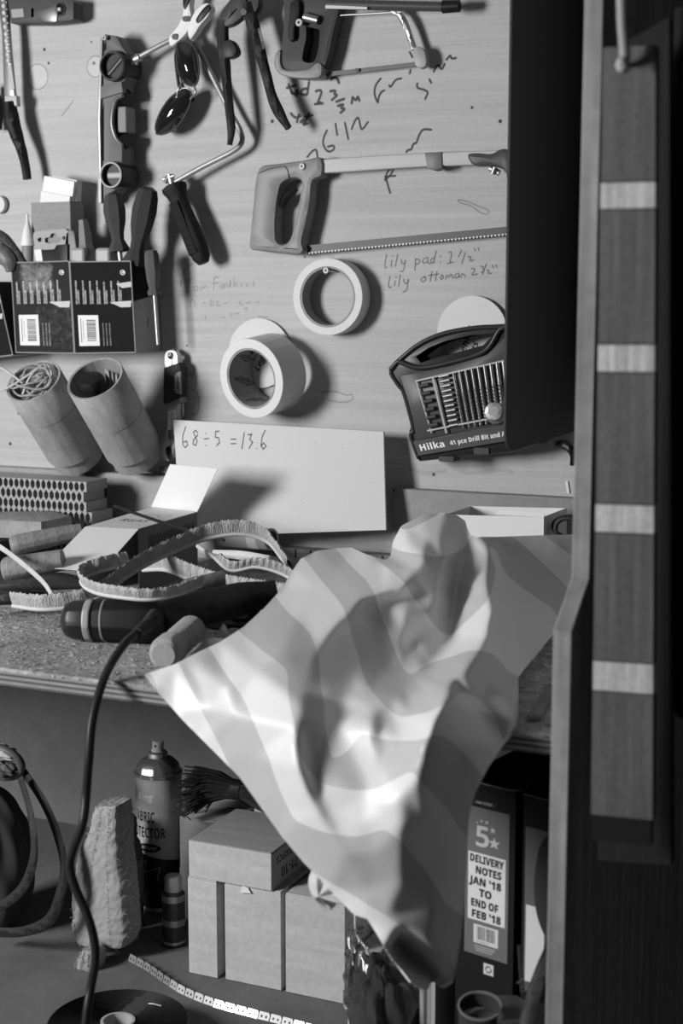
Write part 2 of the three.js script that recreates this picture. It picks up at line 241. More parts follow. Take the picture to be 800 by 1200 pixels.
// painted back boards standing on the bench against the wall
const ledgeMat = gm(0.36, 0.7, { map: retex(plainNoise, 3, 3) });
solo('back_board', 'pale painted board along the wall foot behind the cardboard tubes', 'board', box(-0.95, -0.12, 0.92, 1.0305, 0, 0.018, 0.003), ledgeMat);
solo('back_board', 'pale painted board with a rounded corner behind the draped cloth', 'board', ex([[0.078, 0.92], [0.46, 0.92], [0.46, 1.0305], [0.087, 1.0305], [0.081, 1.028], [0.078, 1.022]], 0.018, 0.017, 0.002), gm(0.27, 0.7, { map: retex(plainNoise, 3, 3) }));

// ---------- bench, shelf below, gable ----------
{
  const BX0 = -1.2, BX1 = 0.474;
  const b = thing('workbench', 'worn plywood workbench top with a raw layered front edge', 'workbench', [-0.3, 0.9, 0.31]);
  const top = new THREE.PlaneGeometry(1, 1, 2, 2);
  part(b, 'bench_top', box(BX0, BX1, 0.9165, 0.92, 0.0, 0.62), gm(0.6, 0.85, { map: retex(benchTex, 2.4, 2.4), bumpMap: retex(benchTex, 2.4, 2.4), bumpScale: 0.0012 }));
  const edge = [0.34, 0.12, 0.42, 0.15, 0.38, 0.13];
  const mats = edge.map((v) => gm(v * 1.15, 0.85, { map: retex(woodTex, 2, 6) }));
  for (let i = 0; i < 6; i++) part(b, 'ply_layer', box(BX0, BX1, 0.9165 - (i + 1) * 0.0024, 0.9165 - i * 0.0024, 0.0, 0.62 - (i % 2 ? 0.0014 : 0) - rr(0, 0.0006)), mats[i]);
  const s = struct('trim_1', box(BX0, BX1, 0.478, 0.5, -0.012, 0.66), gm(0.16, 0.8, { map: retex(plainNoise, 3, 3) })); s.name = 'floor_shelf';
}
{
  const gx = 0.474, th = 0.013;
  const g = thing('bench_gable', 'tall painted wooden end panel with a sloped step at its front edge', 'panel', [gx, 0, 0.3]);
  const prof = [[0, 0], [0.66, 0], [0.66, 1.016], [0.61, 1.049], [0.61, 2.3], [0, 2.3]];
  const sh = new THREE.Shape(prof.map(([z, y]) => new THREE.Vector2(-z, y)));
  const e = new THREE.ExtrudeGeometry(sh, { depth: th, bevelEnabled: true, bevelSize: 0.001, bevelThickness: 0.001, bevelOffset: -0.001, bevelSegments: 1 });
  e.rotateY(Math.PI / 2); e.translate(gx, 0, 0); metricUV(e);
  part(g, 'panel_board', e, gm(0.45, 0.75, { map: retex(woodTexV, 2, 2) }));
}
{
  // side panel of the cupboard above the bench
  const x = 0.331, zf = 0.35, yb = 1.118, r = 0.03;
  const sh = new THREE.Shape(); sh.moveTo(0, 2.3); sh.lineTo(0, yb); sh.lineTo(-(zf - r), yb); sh.quadraticCurveTo(-zf, yb, -zf, yb + r); sh.lineTo(-zf, 2.3); sh.closePath();
  const e = new THREE.ExtrudeGeometry(sh, { depth: 0.002, bevelEnabled: true, bevelSize: 0.0005, bevelThickness: 0.0005, bevelOffset: -0.0005, bevelSegments: 1, curveSegments: 10 });
  e.rotateY(Math.PI / 2); e.translate(x, 0, 0); metricUV(e);
  solo('shelf_side_panel', 'thin dark hardboard panel with a rounded lower corner standing out from the wall', 'panel', e, gm(0.05, 0.7));
  solo('leather_strap', 'narrow dark leather strap hanging beside the hardboard panel', 'strap', box(0.345, 0.349, 1.19, 1.9, 0.08, 0.115, 0.0015), gm(0.03, 0.5));
}

// ---------- tools hung on the board ----------
const handleGrey = gm(0.2, 0.5), handleDark = gm(0.018, 0.6);
function screw(at, r, label, group) {             // pan-head screw, head at at
  const t = thing('screw', label, 'screw', [at[0], at[1], 0], group);
  part(t, 'shank', cyl([at[0], at[1], -0.004], [at[0], at[1], at[2]], r * 0.45, r * 0.45, 12), M.steel);
  const h = part(t, 'head', lathe([at[0], at[1], at[2]], [0, 0, 1], [[0, 0], [r, 0], [r, 0.0007], [r * 0.8, 0.0016], [0, 0.002]], 20), M.aluminium);
  part(h, 'cross_slot', [box(at[0] - r * 0.5, at[0] + r * 0.5, at[1] - r * 0.13, at[1] + r * 0.13, at[2] + 0.0014, at[2] + 0.0023), box(at[0] - r * 0.13, at[0] + r * 0.13, at[1] - r * 0.5, at[1] + r * 0.5, at[2] + 0.0014, at[2] + 0.0023)], M.black);
  return t;
}
// large hacksaw
{
  const zf = 0.03, T = 0.026;
  const t = thing('hacksaw', 'large hacksaw with a grey D-shaped handle and bright flat bow', 'hacksaw', [0.0, 1.3, 0.015]);
  const out = smooth([[-.0157,1.4426],[-.0428,1.4404],[-.0787,1.4375],[-.1005,1.4351],[-.1067,1.4258],[-.112,1.3875],[-.1173,1.3446],[-.1174,1.3328],[-.1015,1.3293],[-.0698,1.3257],[-.0445,1.3244],[-.0397,1.3296],[-.0421,1.3392],[-.036,1.3624],[-.03,1.3897],[-.0264,1.4148],[-.0146,1.4207]], 4);
  const hole = smooth([[-.0705,1.4119],[-.062,1.4169],[-.0489,1.4186],[-.0429,1.4132],[-.0454,1.3985],[-.0503,1.3754],[-.0564,1.3522],[-.0625,1.3406],[-.0697,1.3375],[-.077,1.3408],[-.0793,1.3547],[-.0779,1.3803],[-.0741,1.4014]], 4);
  part(t, 'handle', ex(out, zf, T, 0.006, [hole]), handleGrey);
  part(t, 'grip_seam', tube([[-.1017,1.4267,.0302],[-.0835,1.4324,.0302],[-.0666,1.4339,.0302],[-.0607,1.4285,.0302],[-.0595,1.42,.0302]], 0.0008, 20, 6), gm(0.1, 0.6));
  part(t, 'trigger', taper([[-.0754,1.3851,.018],[-.0656,1.3988,.018],[-.0547,1.4059,.018]], [0.003, 0.004, 0.003], 12, 8, 1.4), handleDark);
  const bow = [...[[-.0185,1.4411],[.0223,1.4422],[.0681,1.443],[.124,1.4435],[.1894,1.4435],[.2256,1.443]], ...[[.2258,1.4292],[.1896,1.4275],[.1242,1.4278],[.0682,1.4266],[.0224,1.4251],[-.0185,1.4244]]];
  part(t, 'bow', ex(bow, 0.024, 0.012, 0.002), gm(0.5, 0.7));
  part(t, 'bow_clip', ex([[.1215,1.4439],[.1435,1.4441],[.1448,1.4249],[.1349,1.4222],[.125,1.4256]], 0.026, 0.016, 0.0015), gm(0.12, 0.5));
  part(t, 'tension_knob', ex(smooth([[.1775,1.4394],[.1872,1.441],[.2075,1.4393],[.2169,1.4438],[.2275,1.4434],[.2393,1.4282],[.2385,1.4145],[.228,1.4148],[.2215,1.421],[.2077,1.4254],[.1874,1.4261],[.1809,1.4303]], 3), 0.03, 0.02, 0.004), gm(0.06, 0.4));
  part(t, 'front_post', taper([[.2302,1.4295,.018],[.233,1.3897,.018],[.2348,1.3516,.018]], [0.008, 0.006, 0.007], 14, 10), handleDark);
  part(t, 'wing_bolt', [cyl(...[[.2033,1.4233,.02],[.2152,1.417,.02]], 0.0035), cyl(...[[.211,1.4238,.024],[.208,1.4159,.024]], 0.003)], M.steel);
  const a = [[-.044,1.3247],[.231,1.3447]], b = [[-.0452,1.3355],[.2309,1.3548]], teeth = [], n = 60;
  for (let i = 0; i <= n; i++) { const u = i / n, x = a[0][0] + (a[1][0] - a[0][0]) * u, y = a[0][1] + (a[1][1] - a[0][1]) * u; teeth.push([x, y]); if (i < n) teeth.push([x + (a[1][0] - a[0][0]) / n * 0.75, y + 0.0022]); }
  part(t, 'blade', ex([...teeth, b[1], b[0]], 0.016, 0.0014, 0), gm(0.05, 0.5, { metal: 0.3 }), 'worn dark steel blade');
  { const tg = []; for (let i = 0; i < n; i++) { const u = (i + 0.5) / n, x = a[0][0] + (a[1][0] - a[0][0]) * u, y = a[0][1] + (a[1][1] - a[0][1]) * u, w = (a[1][0] - a[0][0]) / n; tg.push(ex([[x - w * 0.38, y + 0.0018], [x - w * 0.1, y - 0.0006], [x + w * 0.3, y + 0.0018]], 0.0172, 0.003, 0)); } const tp = part(t, 'saw_teeth', tg, gm(0.75, 0.5), 'bright saw teeth'); tp.userData.kind = 'stuff'; }
  part(t, 'blade_pin', cyl(...[[-.0459,1.3324,.012],[-.0402,1.3319,.024]], 0.0025, 0.0025, 12), M.steelDark);
}
screw([-.04,1.4329,.031], 0.0042, 'cross-head screw set in the grey hacksaw handle above its grip');
screw([-.0742,1.4154,.02], 0.0045, 'cross-head screw on which the grey hacksaw handle hangs');

// small black hacksaw at the top
{
  const t = thing('junior_hacksaw', 'small black hacksaw with a grey guard hanging from a screw', 'hacksaw', [0.0, 1.6, 0.015]);
  const out = smooth([[-.0626,1.6507],[-.0345,1.6505],[.0025,1.6414],[.0082,1.6188],[.0048,1.607],[.0001,1.5911],[-.0045,1.5711],[-.0115,1.5532],[-.0208,1.5465],[-.0466,1.546],[-.0656,1.5502],[-.0739,1.5611],[-.0725,1.5796],[-.0688,1.6061]], 4);
  const hole = smooth([[-.0393,1.6061],[-.0253,1.6041],[-.0149,1.5993],[-.0149,1.582],[-.0184,1.5659],[-.0243,1.556],[-.0384,1.5558],[-.0454,1.5614],[-.0442,1.5757],[-.0406,1.5898]], 4);
  part(t, 'handle', ex(out, 0.026, 0.022, 0.004, [hole]), gm(0.055, 0.5));
  part(t, 'finger_grip', ex(smooth([[-.0541,1.6323],[-.0436,1.6336],[-.0425,1.6152],[-.0484,1.6014],[-.0497,1.5872],[-.0556,1.5855],[-.059,1.5939],[-.0566,1.6142]], 4), 0.034, 0.012, 0.003), handleDark);
  part(t, 'guard', ex(smooth([[-.0706,1.5768],[-.0765,1.5752],[-.0802,1.5609],[-.0743,1.5492],[-.0601,1.5432],[-.019,1.5398],[-.0143,1.5436],[-.0143,1.5558],[-.0201,1.5582],[-.0306,1.5517],[-.0506,1.5509],[-.0672,1.5539],[-.0707,1.5624]], 3), 0.03, 0.022, 0.003), gm(0.22, 0.5));
  part(t, 'collar', cyl(...[[-.0362,1.6134,.03],[-.0176,1.608,.03]], 0.0058, 0.0052, 16), gm(0.3, 0.35, { metal: 0.8 }));
  part(t, 'rod', cyl(...[[-.0038,1.6261,.03],[.1486,1.6115,.03]], 0.0062, 0.0055, 16), gm(0.06, 0.45));
  part(t, 'rod_plate', ex([[-.0047,1.6238],[.0508,1.6176],[.0508,1.6146],[-.0047,1.6198]], 0.038, 0.002, 0), M.aluminium);
  part(t, 'rod_tip', cyl(...[[.1454,1.6118,.03],[.1658,1.6112,.03]], 0.0078, 0.007, 16), M.black);
  part(t, 'thin_rod', cyl(...[[-.0141,1.6144,.02],[.088,1.6119,.02]], 0.0012, 0.0012, 8), M.steel);
  part(t, 'front_arm', taper([[.075,1.6132,.018],[.085,1.6085,.018],[.094,1.5939,.018],[.1042,1.5672,.018]], [0.003, 0.0045, 0.004, 0.004], 16, 10), M.steel);
  part(t, 'arm_tip', ex(smooth([[.1046,1.5686],[.1134,1.569],[.119,1.5637],[.1213,1.5476],[.1136,1.5441],[.107,1.5485]], 3), 0.022, 0.012, 0.002), gm(0.32, 0.5));
  part(t, 'blade', ex([[-.0287,1.5476],[.1083,1.5535],[.1083,1.5485],[-.0264,1.5423]], 0.014, 0.0012, 0), gm(0.12, 0.6, { metal: 0.3 }));
  part(t, 'blade_stud', cyl(...[[.0262,1.5487,.012],[.0288,1.5477,.018]], 0.0025, 0.0025, 10), M.steel);
}
screw([-.041,1.6061,.036], 0.0048, 'bright screw holding the small black hacksaw');
// masking tape rolls
function tapeRoll(label, c, axis, ro, ri, w, mk) {
  const t = thing('masking_tape_roll', label, 'tape roll', c);
  const d = V3(axis).normalize(), at = V3(c).addScaledVector(d, -w / 2).toArray();
  part(t, 'tape', lathe(at, axis, [[ri, 0], [ro - 0.0006, 0], [ro, 0.0006], [ro, w - 0.0006], [ro - 0.0006, w], [ri, w], [ri, 0]], 64), gm(0.66, 0.75));
  const core = new THREE.LatheGeometry([[ri - 0.0028, 0.0006], [ri, 0.0006], [ri, w - 0.0006], [ri - 0.0028, w - 0.0006], [ri - 0.0028, 0.0006]].map(([r, h]) => new THREE.Vector2(r, h)), 64);
  const tex = canvasTex(512, 96, (x, W, H) => { x.fillStyle = '#8f8f8f'; x.fillRect(0, 0, W, H); x.fillStyle = '#1a1a1a'; x.font = 'italic bold 15px sans-serif'; for (let r = 0; r < mk; r++) for (let i = 0; i < 7; i++) { x.save(); x.translate(i * 73 + (r % 2) * 36 + 8, (r + 0.75) * H / mk - 4); x.rotate(-0.35); x.fillText('ultra', 0, 0); x.restore(); } });
  const cg = toCreasedNormals(core, 0.6);
  part(t, 'core', oriented(cg, at, axis), gm(1, 0.8, { map: tex }), 'printed grey cardboard core');
  return t;
}
tapeRoll('narrow roll of masking tape hanging flat on a screw', [-.0069,1.2709,.015], [0, 0, 1], 0.0482, 0.0384, 0.026, 1);
screw([-.0077,1.3038,.03], 0.0042, 'bright screw holding the narrow roll of masking tape');
tapeRoll('wide roll of masking tape tilted out from the wall over a paper disc', [-.0948,1.1706,.036], [-0.2, -0.13, 1], 0.0512, 0.0395, 0.05, 3);
screw([-.1125,1.1997,.03], 0.004, 'screw inside the wide roll of masking tape');
// paper discs
{
  const wr = (txt, rot) => canvasTex(256, 256, (x) => { x.fillStyle = '#d2d2d2'; x.fillRect(0, 0, 256, 256); x.strokeStyle = '#222'; x.fillStyle = '#222'; x.translate(...rot.slice(1)); x.rotate(rot[0]); x.font = 'italic bold 34px sans-serif'; txt.forEach((s, i) => x.fillText(s, 0, i * 36)); });
  const disc = (c, r, tex, label) => { const t = thing('paper_disc', label, 'disc', c); const g = new THREE.CylinderGeometry(r, r, 0.002, 48); g.rotateX(Math.PI / 2); g.translate(...c); const p = g.attributes.position, uv = []; for (let i = 0; i < p.count; i++) uv.push((p.getX(i) - c[0]) / (2 * r) + 0.5, (p.getY(i) - c[1]) / (2 * r) + 0.5); g.setAttribute('uv', new THREE.Float32BufferAttribute(uv, 2)); part(t, 'card_disc', g, gm(1, 0.85, { map: tex })); };
  disc([-.1159,1.1977,.004], 0.0455, wr(['Denver', 'Legs'], [-1.05, 92, 180]), 'white card disc pinned behind the wide tape roll');
  disc([.1785,1.2272,.006], 0.0452, wr(['Denver', 'Legs'], [-1.25, 96, 222]), 'white card disc pinned behind the drill bit case');
}
// frame of bent flat steel with a ribbed black handle
{
  const t = thing('coping_saw', 'coping saw with a bent steel frame and ribbed black handle', 'saw', [-0.25, 1.4, 0.02]);
  const path = curve([[-.2831,1.5777,.03],[-.2609,1.5873,.028],[-.2361,1.5981,.024],[-.218,1.6039,.02],[-.204,1.6022,.018],[-.1942,1.5887,.018],[-.1795,1.5623,.018],[-.1637,1.5337,.018],[-.1466,1.503,.018],[-.1357,1.4854,.018],[-.1299,1.4711,.02],[-.1339,1.4615,.022],[-.1477,1.4533,.024],[-.1819,1.4393,.026],[-.2088,1.4271,.028],[-.2295,1.4179,.028]], false, 0.4);
  const sh = new THREE.Shape(rect(-0.0016, 0.0016, -0.0045, 0.0045).map(([a, b]) => new THREE.Vector2(a, b)));
  part(t, 'frame', tube(path.getPoints(60).map((p) => p.toArray()), 0.0036, 120, 8), gm(0.35, 0.5, { metal: 0.6 }));
  part(t, 'end_clip', [cyl(...[[-.2871,1.5758,.03],[-.274,1.5804,.03]], 0.0052, 0.0052, 12), cyl(...[[-.2791,1.5839,.03],[-.2794,1.571,.03]], 0.0022, 0.0022, 10)], M.steel);
  part(t, 'wing_nut', [cyl(...[[-.2399,1.4234,.032],[-.2244,1.4273,.032]], 0.003, 0.002, 10), cyl(...[[-.232,1.4288,.03],[-.2284,1.4156,.03]], 0.005, 0.005, 12), cyl(...[[-.2374,1.419,.032],[-.2335,1.4253,.034]], 0.003, 0.003, 10)], M.chrome);
  const A = [-.2271,1.4155,.03], B = [-.1828,1.3139,.03], L = V3(A).distanceTo(V3(B)), dir = V3(B).sub(V3(A)).toArray();
  const k = L / 0.104;
  part(t, 'handle', lathe(A, dir, [[0, 0], [0.013, 0], [0.0175, 0.002], [0.0178, 0.006], [0.0145, 0.012], [0.0118, 0.022], [0.0125, 0.04], [0.0142, 0.06], [0.0143, 0.08], [0.0125, 0.096], [0.008, 0.103], [0, 0.104]].map(([r, h]) => [r * 0.95, h * k]), 28), gm(0.015, 0.65));
  const D = V3(dir).normalize(), ribs = [];
  for (let i = 0; i < 22; i++) { const c = V3(A).addScaledVector(D, (0.026 + i * 0.003) * k).add(new THREE.Vector3(-0.003, 0, 0.0112)); const s = new THREE.Vector3().crossVectors(D, new THREE.Vector3(0, 0, 1)).normalize().multiplyScalar(0.0062); ribs.push(cyl(c.clone().sub(s).toArray(), c.clone().add(s).toArray(), 0.0032, 0.0032, 8)); }
  part(t, 'grip_ribs', ribs, M.rubber);
}
// white snips with dark inserts
{
  const t = thing('spring_clamp', 'white plastic spring clamp with dark pads above the sunglasses', 'clamp', [-0.25, 1.6, 0.02]);
  part(t, 'arm', ex(smooth([[-.2265,1.5906],[-.2289,1.6014],[-.2173,1.6133],[-.2082,1.6274],[-.2067,1.642],[-.2027,1.6585],[-.194,1.6578],[-.1968,1.6392],[-.1946,1.6222],[-.1998,1.6079],[-.2138,1.5961]], 4), 0.034, 0.014, 0.003), M.white);
  part(t, 'arm', ex(smooth([[-.1929,1.5956],[-.1965,1.6043],[-.1925,1.6187],[-.1824,1.6325],[-.1675,1.6387],[-.1615,1.633],[-.1653,1.6229],[-.1778,1.6113],[-.1854,1.6014]], 4), 0.042, 0.014, 0.003), M.white);
  part(t, 'pad', ex(smooth([[-.183,1.6177],[-.1742,1.6296],[-.1643,1.6361],[-.1619,1.6318],[-.1706,1.621],[-.1806,1.6144]], 4), 0.0435, 0.004, 0.001), M.black, 'dark grip pad');
  part(t, 'pad', ex(smooth([[-.2059,1.6396],[-.2031,1.6561],[-.1944,1.6554],[-.1984,1.6411],[-.2035,1.6342]], 4), 0.0355, 0.004, 0.001), M.black, 'dark grip pad');
  part(t, 'pivot', [cyl(...[[-.2062,1.6237,.03],[-.1976,1.6206,.045]], 0.0035, 0.0035, 14), cyl(...[[-.2217,1.6026,.03],[-.2173,1.6011,.0375]], 0.0038, 0.0038, 14)], M.steel);
}
// sunglasses
{
  const t = thing('sunglasses', 'dark sunglasses hanging by one arm on the board', 'sunglasses', [-0.24, 1.5, 0.02]);
  const lens = (o) => { const pts = smooth(o, 6); const s = new THREE.Shape(pts.map(([x, y]) => new THREE.Vector2(x, y))); return s; };
  const L1 = [[-.2151,1.5931],[-.2025,1.5954],[-.1914,1.5883],[-.1854,1.5689],[-.1858,1.5478],[-.1909,1.5396],[-.2022,1.5413],[-.2121,1.5514],[-.2168,1.5709]], L2 = [[-.202,1.5365],[-.1984,1.5277],[-.2024,1.513],[-.2154,1.4943],[-.2335,1.4832],[-.249,1.4817],[-.2527,1.4895],[-.2459,1.5076],[-.2301,1.5262],[-.2134,1.5349]];
  const gl = gm(0.012, 0.08, { phys: true, clearcoat: 1, clearcoatRoughness: 0.03 });
  const dome = (o, z, h) => { const p = smooth(o, 6), cx = o.reduce((a, q) => a + q[0], 0) / o.length, cy = o.reduce((a, q) => a + q[1], 0) / o.length, pos = [cx, cy, z + h], idx = [], N = p.length, K = 8; for (let k = 1; k <= K; k++) for (const [x, y] of p) { const s = k / K; pos.push(cx + (x - cx) * s, cy + (y - cy) * s, z + h * (1 - s * s)); } for (let i = 0; i < N; i++) { const j = (i + 1) % N; idx.push(0, 1 + i, 1 + j); for (let k = 0; k < K - 1; k++) { const a = 1 + k * N + i, b = 1 + k * N + j; idx.push(a, a + N, b, b, a + N, b + N); } } const g = new THREE.BufferGeometry(); g.setAttribute('position', new THREE.Float32BufferAttribute(pos, 3)); g.setIndex(idx); g.computeVertexNormals(); return g; };
  part(t, 'lens', dome(L1, 0.0335, 0.009), gl, 'black glossy lens');
  part(t, 'lens', dome(L2, 0.0295, 0.009), gl, 'black glossy lens');
  const rim = (o, z) => tube(smooth(o, 4).map(([x, y]) => [x, y, z]), 0.0013, 60, 6, true);
  part(t, 'rim', rim(L1, 0.0335), M.darkGrey); part(t, 'rim', rim(L2, 0.0295), M.darkGrey);
  part(t, 'bridge', [tube([[-.2084,1.5459,.034],[-.2137,1.5364,.036],[-.2176,1.5261,.034]], 0.0012, 12, 6), tube([[-.1927,1.5409,.033],[-.1898,1.531,.034],[-.1992,1.5234,.031]], 0.0014, 12, 6), tube([[-.2143,1.5344,.035],[-.2036,1.5369,.036],[-.1935,1.5323,.034]], 0.001, 12, 6)], gm(0.35, 0.3, { metal: 0.8 }));
  part(t, 'arm', [tube([[-.2145,1.5921,.033],[-.2307,1.5813,.012],[-.2321,1.5563,.006],[-.2262,1.5255,.006]], 0.0022, 20, 8), tube([[-.2508,1.483,.029],[-.2491,1.4902,.01],[-.2278,1.506,.006],[-.2101,1.527,.005]], 0.0022, 20, 8)], M.black);
}
// pincers with long dark handles
{
  const t = thing('pliers', 'long black-handled pliers with spread handles hanging jaw up', 'pliers', [-0.12, 1.5, 0.02]);
  part(t, 'jaw', ex(smooth([[-.1497,1.609],[-.147,1.6254],[-.1347,1.6389],[-.1249,1.6525],[-.1129,1.6515],[-.1107,1.635],[-.1132,1.6208],[-.1254,1.6114],[-.1375,1.6071]], 4), 0.044, 0.014, 0.003, [smooth([[-.1386,1.6175],[-.1312,1.6263],[-.1215,1.6317],[-.1204,1.6265],[-.1277,1.6188],[-.1362,1.6132]], 4)]), gm(0.05, 0.45));
  part(t, 'jaw', ex(smooth([[-.1273,1.6266],[-.1223,1.6448],[-.1054,1.6516],[-.0948,1.6344],[-.1009,1.6206],[-.113,1.6153],[-.1226,1.618]], 4), 0.04, 0.014, 0.003), gm(0.06, 0.45));
  part(t, 'pivot', cyl(...[[-.1196,1.625,.034],[-.1123,1.6221,.048]], 0.004, 0.004, 16), M.steel);
  part(t, 'handle', taper([[-.145,1.6157,.039],[-.1465,1.594,.039],[-.1444,1.5678,.039],[-.1411,1.5362,.039],[-.1378,1.5045,.039],[-.1357,1.4812,.039],[-.1383,1.4623,.039]], [0.0066, 0.0078, 0.0072, 0.0062, 0.0058, 0.0056, 0.0035], 40, 14), gm(0.02, 0.55));
  part(t, 'guard', ex(smooth([[-.1477,1.5837],[-.1342,1.5911],[-.1247,1.5801],[-.1248,1.5728],[-.1345,1.5683],[-.1442,1.571]], 3), 0.046, 0.016, 0.003), gm(0.035, 0.45));
  const h = part(t, 'handle', taper([[-.112,1.6342,.037],[-.105,1.609,.037],[-.0957,1.5774,.037],[-.0864,1.5458,.037],[-.0782,1.5184,.037],[-.0676,1.4971,.037],[-.0559,1.4799,.037]], [0.0078, 0.0082, 0.0074, 0.0066, 0.0062, 0.0072, 0.0045], 40, 14), gm(0.02, 0.55));
  part(h, 'handle_print', slab([[-.0876,1.5758,.0447],[-.084,1.5776,.0447],[-.0909,1.6027,.0447],[-.0945,1.6009,.0447]], 0.0004), gm(1, 0.6, { map: canvasTex(32, 128, (x) => { x.fillStyle = '#303030'; x.fillRect(0, 0, 32, 128); x.translate(9, 6); x.rotate(Math.PI / 2); x.fillStyle = '#999'; x.font = 'bold 20px sans-serif'; x.fillText('BAHCO', 10, 0); }) }));
}
// spirit level with round vials
{
  const zf = 0.04, t = thing('spirit_level', 'grey spirit level with round vials standing off the wall', 'spirit level', [-0.36, 1.42, 0.02]);
  const body = [...[[-.3369,1.3947],[-.3352,1.5031],[-.3289,1.59],[-.3257,1.6082],[-.3204,1.611],[-.3035,1.6077],[-.2947,1.5932],[-.2884,1.5852],[-.2905,1.5531],[-.2946,1.5468],[-.2962,1.5317]], ...smooth([[-.2962,1.5317],[-.3056,1.5257],[-.3111,1.5129],[-.3128,1.4999],[-.3106,1.4845],[-.3042,1.4733],[-.2978,1.4675]], 1), ...[[-.2983,1.4467],[-.3012,1.4358],[-.3016,1.4204],[-.3084,1.4118],[-.3165,1.4075],[-.3246,1.4033],[-.3288,1.3945]]];
  part(t, 'body', ex(body, zf, 0.03, 0.0015, [[[-.3298,1.5084],[-.3239,1.5277],[-.3248,1.4476],[-.3314,1.4479]].concat([]), [[-.3249,1.5897],[-.3196,1.5916],[-.3193,1.6045],[-.3232,1.6047]]]), gm(0.12, 0.6, { metal: 0.1 }));
  part(t, 'rail', ex([[-.3343,1.3945],[-.3333,1.5026],[-.3252,1.6064],[-.3225,1.6062],[-.3286,1.5024],[-.3296,1.3943]], 0.044, 0.034, 0.0006), gm(0.38, 0.4, { metal: 0.4 }));
  part(t, 'cross_band', ex([[-.3275,1.5449],[-.2946,1.5495],[-.2923,1.5354],[-.3279,1.5286]], 0.044, 0.012, 0.001), gm(0.13, 0.6));
  const dial = (c, r, lit) => {
    const d = part(t, 'vial_housing', lathe([c[0], c[1], 0.008], [0, 0, 1], [[0, 0], [r, 0], [r, 0.04], [r * 0.97, 0.042], [r * 0.82, 0.042], [r * 0.8, 0.034], [0, 0.034]], 40), gm(0.03, 0.4));
    part(d, 'vial', mg([cyl([c[0] - r * 0.55, c[1] + (lit ? 0 : -r * 0.5), 0.039], [c[0] + r * 0.55, c[1] + (lit ? 0 : r * 0.5), 0.039], r * 0.26, r * 0.26, 16)]), lit ? gm(0.5, 0.15, { phys: true, clearcoat: 1 }) : gm(0.05, 0.3), 'glassy level vial');
    part(d, 'dial_ring', tube(ring(c[0], c[1], r * 0.88, r * 0.88, 20).map(([x, y]) => [x, y, 0.05]), lit ? 0.0014 : 0.0011, 60, 6, true), lit ? gm(0.4, 0.4) : gm(0.05, 0.4));
  };
  dial([-.3046,1.5687,.05], 0.0195, false); dial([-.3095,1.4298,.05], 0.0178, true);
  part(t, 'vial_bracket', tube([[-.2974,1.5323,.036],[-.3069,1.5247,.04],[-.3115,1.4996,.042],[-.308,1.48,.04],[-.3003,1.4691,.036]], 0.0026, 30, 8), gm(0.25, 0.35, { metal: 0.6 }));
  part(t, 'vial_block', [box(...(() => { const [a, b] = [[-.307,1.5186],[-.2933,1.4852]]; return [a[0], b[0], b[1], a[1]]; })(), 0.012, 0.036, 0.002)], gm(0.2, 0.6));
  part(t, 'vial_plug', cyl(...[[-.3129,1.5357,.005],[-.2948,1.5313,.034]], 0.0095, 0.0095, 20), M.black);
  part(t, 'vial_plug', cyl(...[[-.3144,1.4769,.005],[-.2962,1.4735,.034]], 0.0095, 0.0095, 20), M.black);
}
screw([-.3173,1.605,.046], 0.0032, 'small screw at the top end of the spirit level');
// beaded strip tool with a black handle
{
  const t = thing('webbing_stretcher', 'steel beaded-edge tool with a bent black handle', 'tool', [-0.5, 1.5, 0.02]);
  part(t, 'blade', ex([[-.4963,1.6823],[-.4809,1.6811],[-.477,1.6007],[-.4722,1.542],[-.4699,1.5284],[-.4897,1.5294],[-.4902,1.624]], 0.032, 0.006, 0.0012), gm(0.3, 0.35, { metal: 0.7 }));
  for (const q of [[-.4841,1.6688,.034],[-.483,1.6599,.034],[-.4827,1.651,.034],[-.4823,1.642,.034],[-.4813,1.6325,.034],[-.4803,1.623,.034],[-.4799,1.614,.034],[-.4789,1.605,.034],[-.4785,1.596,.034],[-.4781,1.5882,.034]]) { const s = new THREE.SphereGeometry(0.0036, 12, 8); s.translate(...q); part(t, 'bead', s, gm(0.6, 0.4)); }
  part(t, 'paper_tag', ex([[-.4813,1.5829],[-.4757,1.5826],[-.4713,1.5509],[-.4784,1.549]], 0.0328, 0.0006, 0), gm(0.45, 0.8));
  part(t, 'ferrule', ex([[-.4876,1.5426],[-.468,1.5416],[-.4671,1.528],[-.4869,1.5267]], 0.034, 0.01, 0.002), gm(0.45, 0.5));
  part(t, 'handle', taper([[-.481,1.5335,.032],[-.4776,1.5107,.032],[-.4701,1.4876,.032],[-.4624,1.4669,.032],[-.4575,1.4462,.032],[-.4553,1.4302,.032]], [0.0088, 0.0105, 0.0092, 0.0072, 0.0062, 0.006], 36, 14), gm(0.012, 0.55));
}
solo('bradawl', 'dark bradawl half hidden at the beaded tool', 'bradawl', taper([[-.5173,1.5593,.022],[-.5128,1.5294,.022],[-.5126,1.4996,.022]], [0.008, 0.012, 0.009], 20, 12), gm(0.015, 0.4));
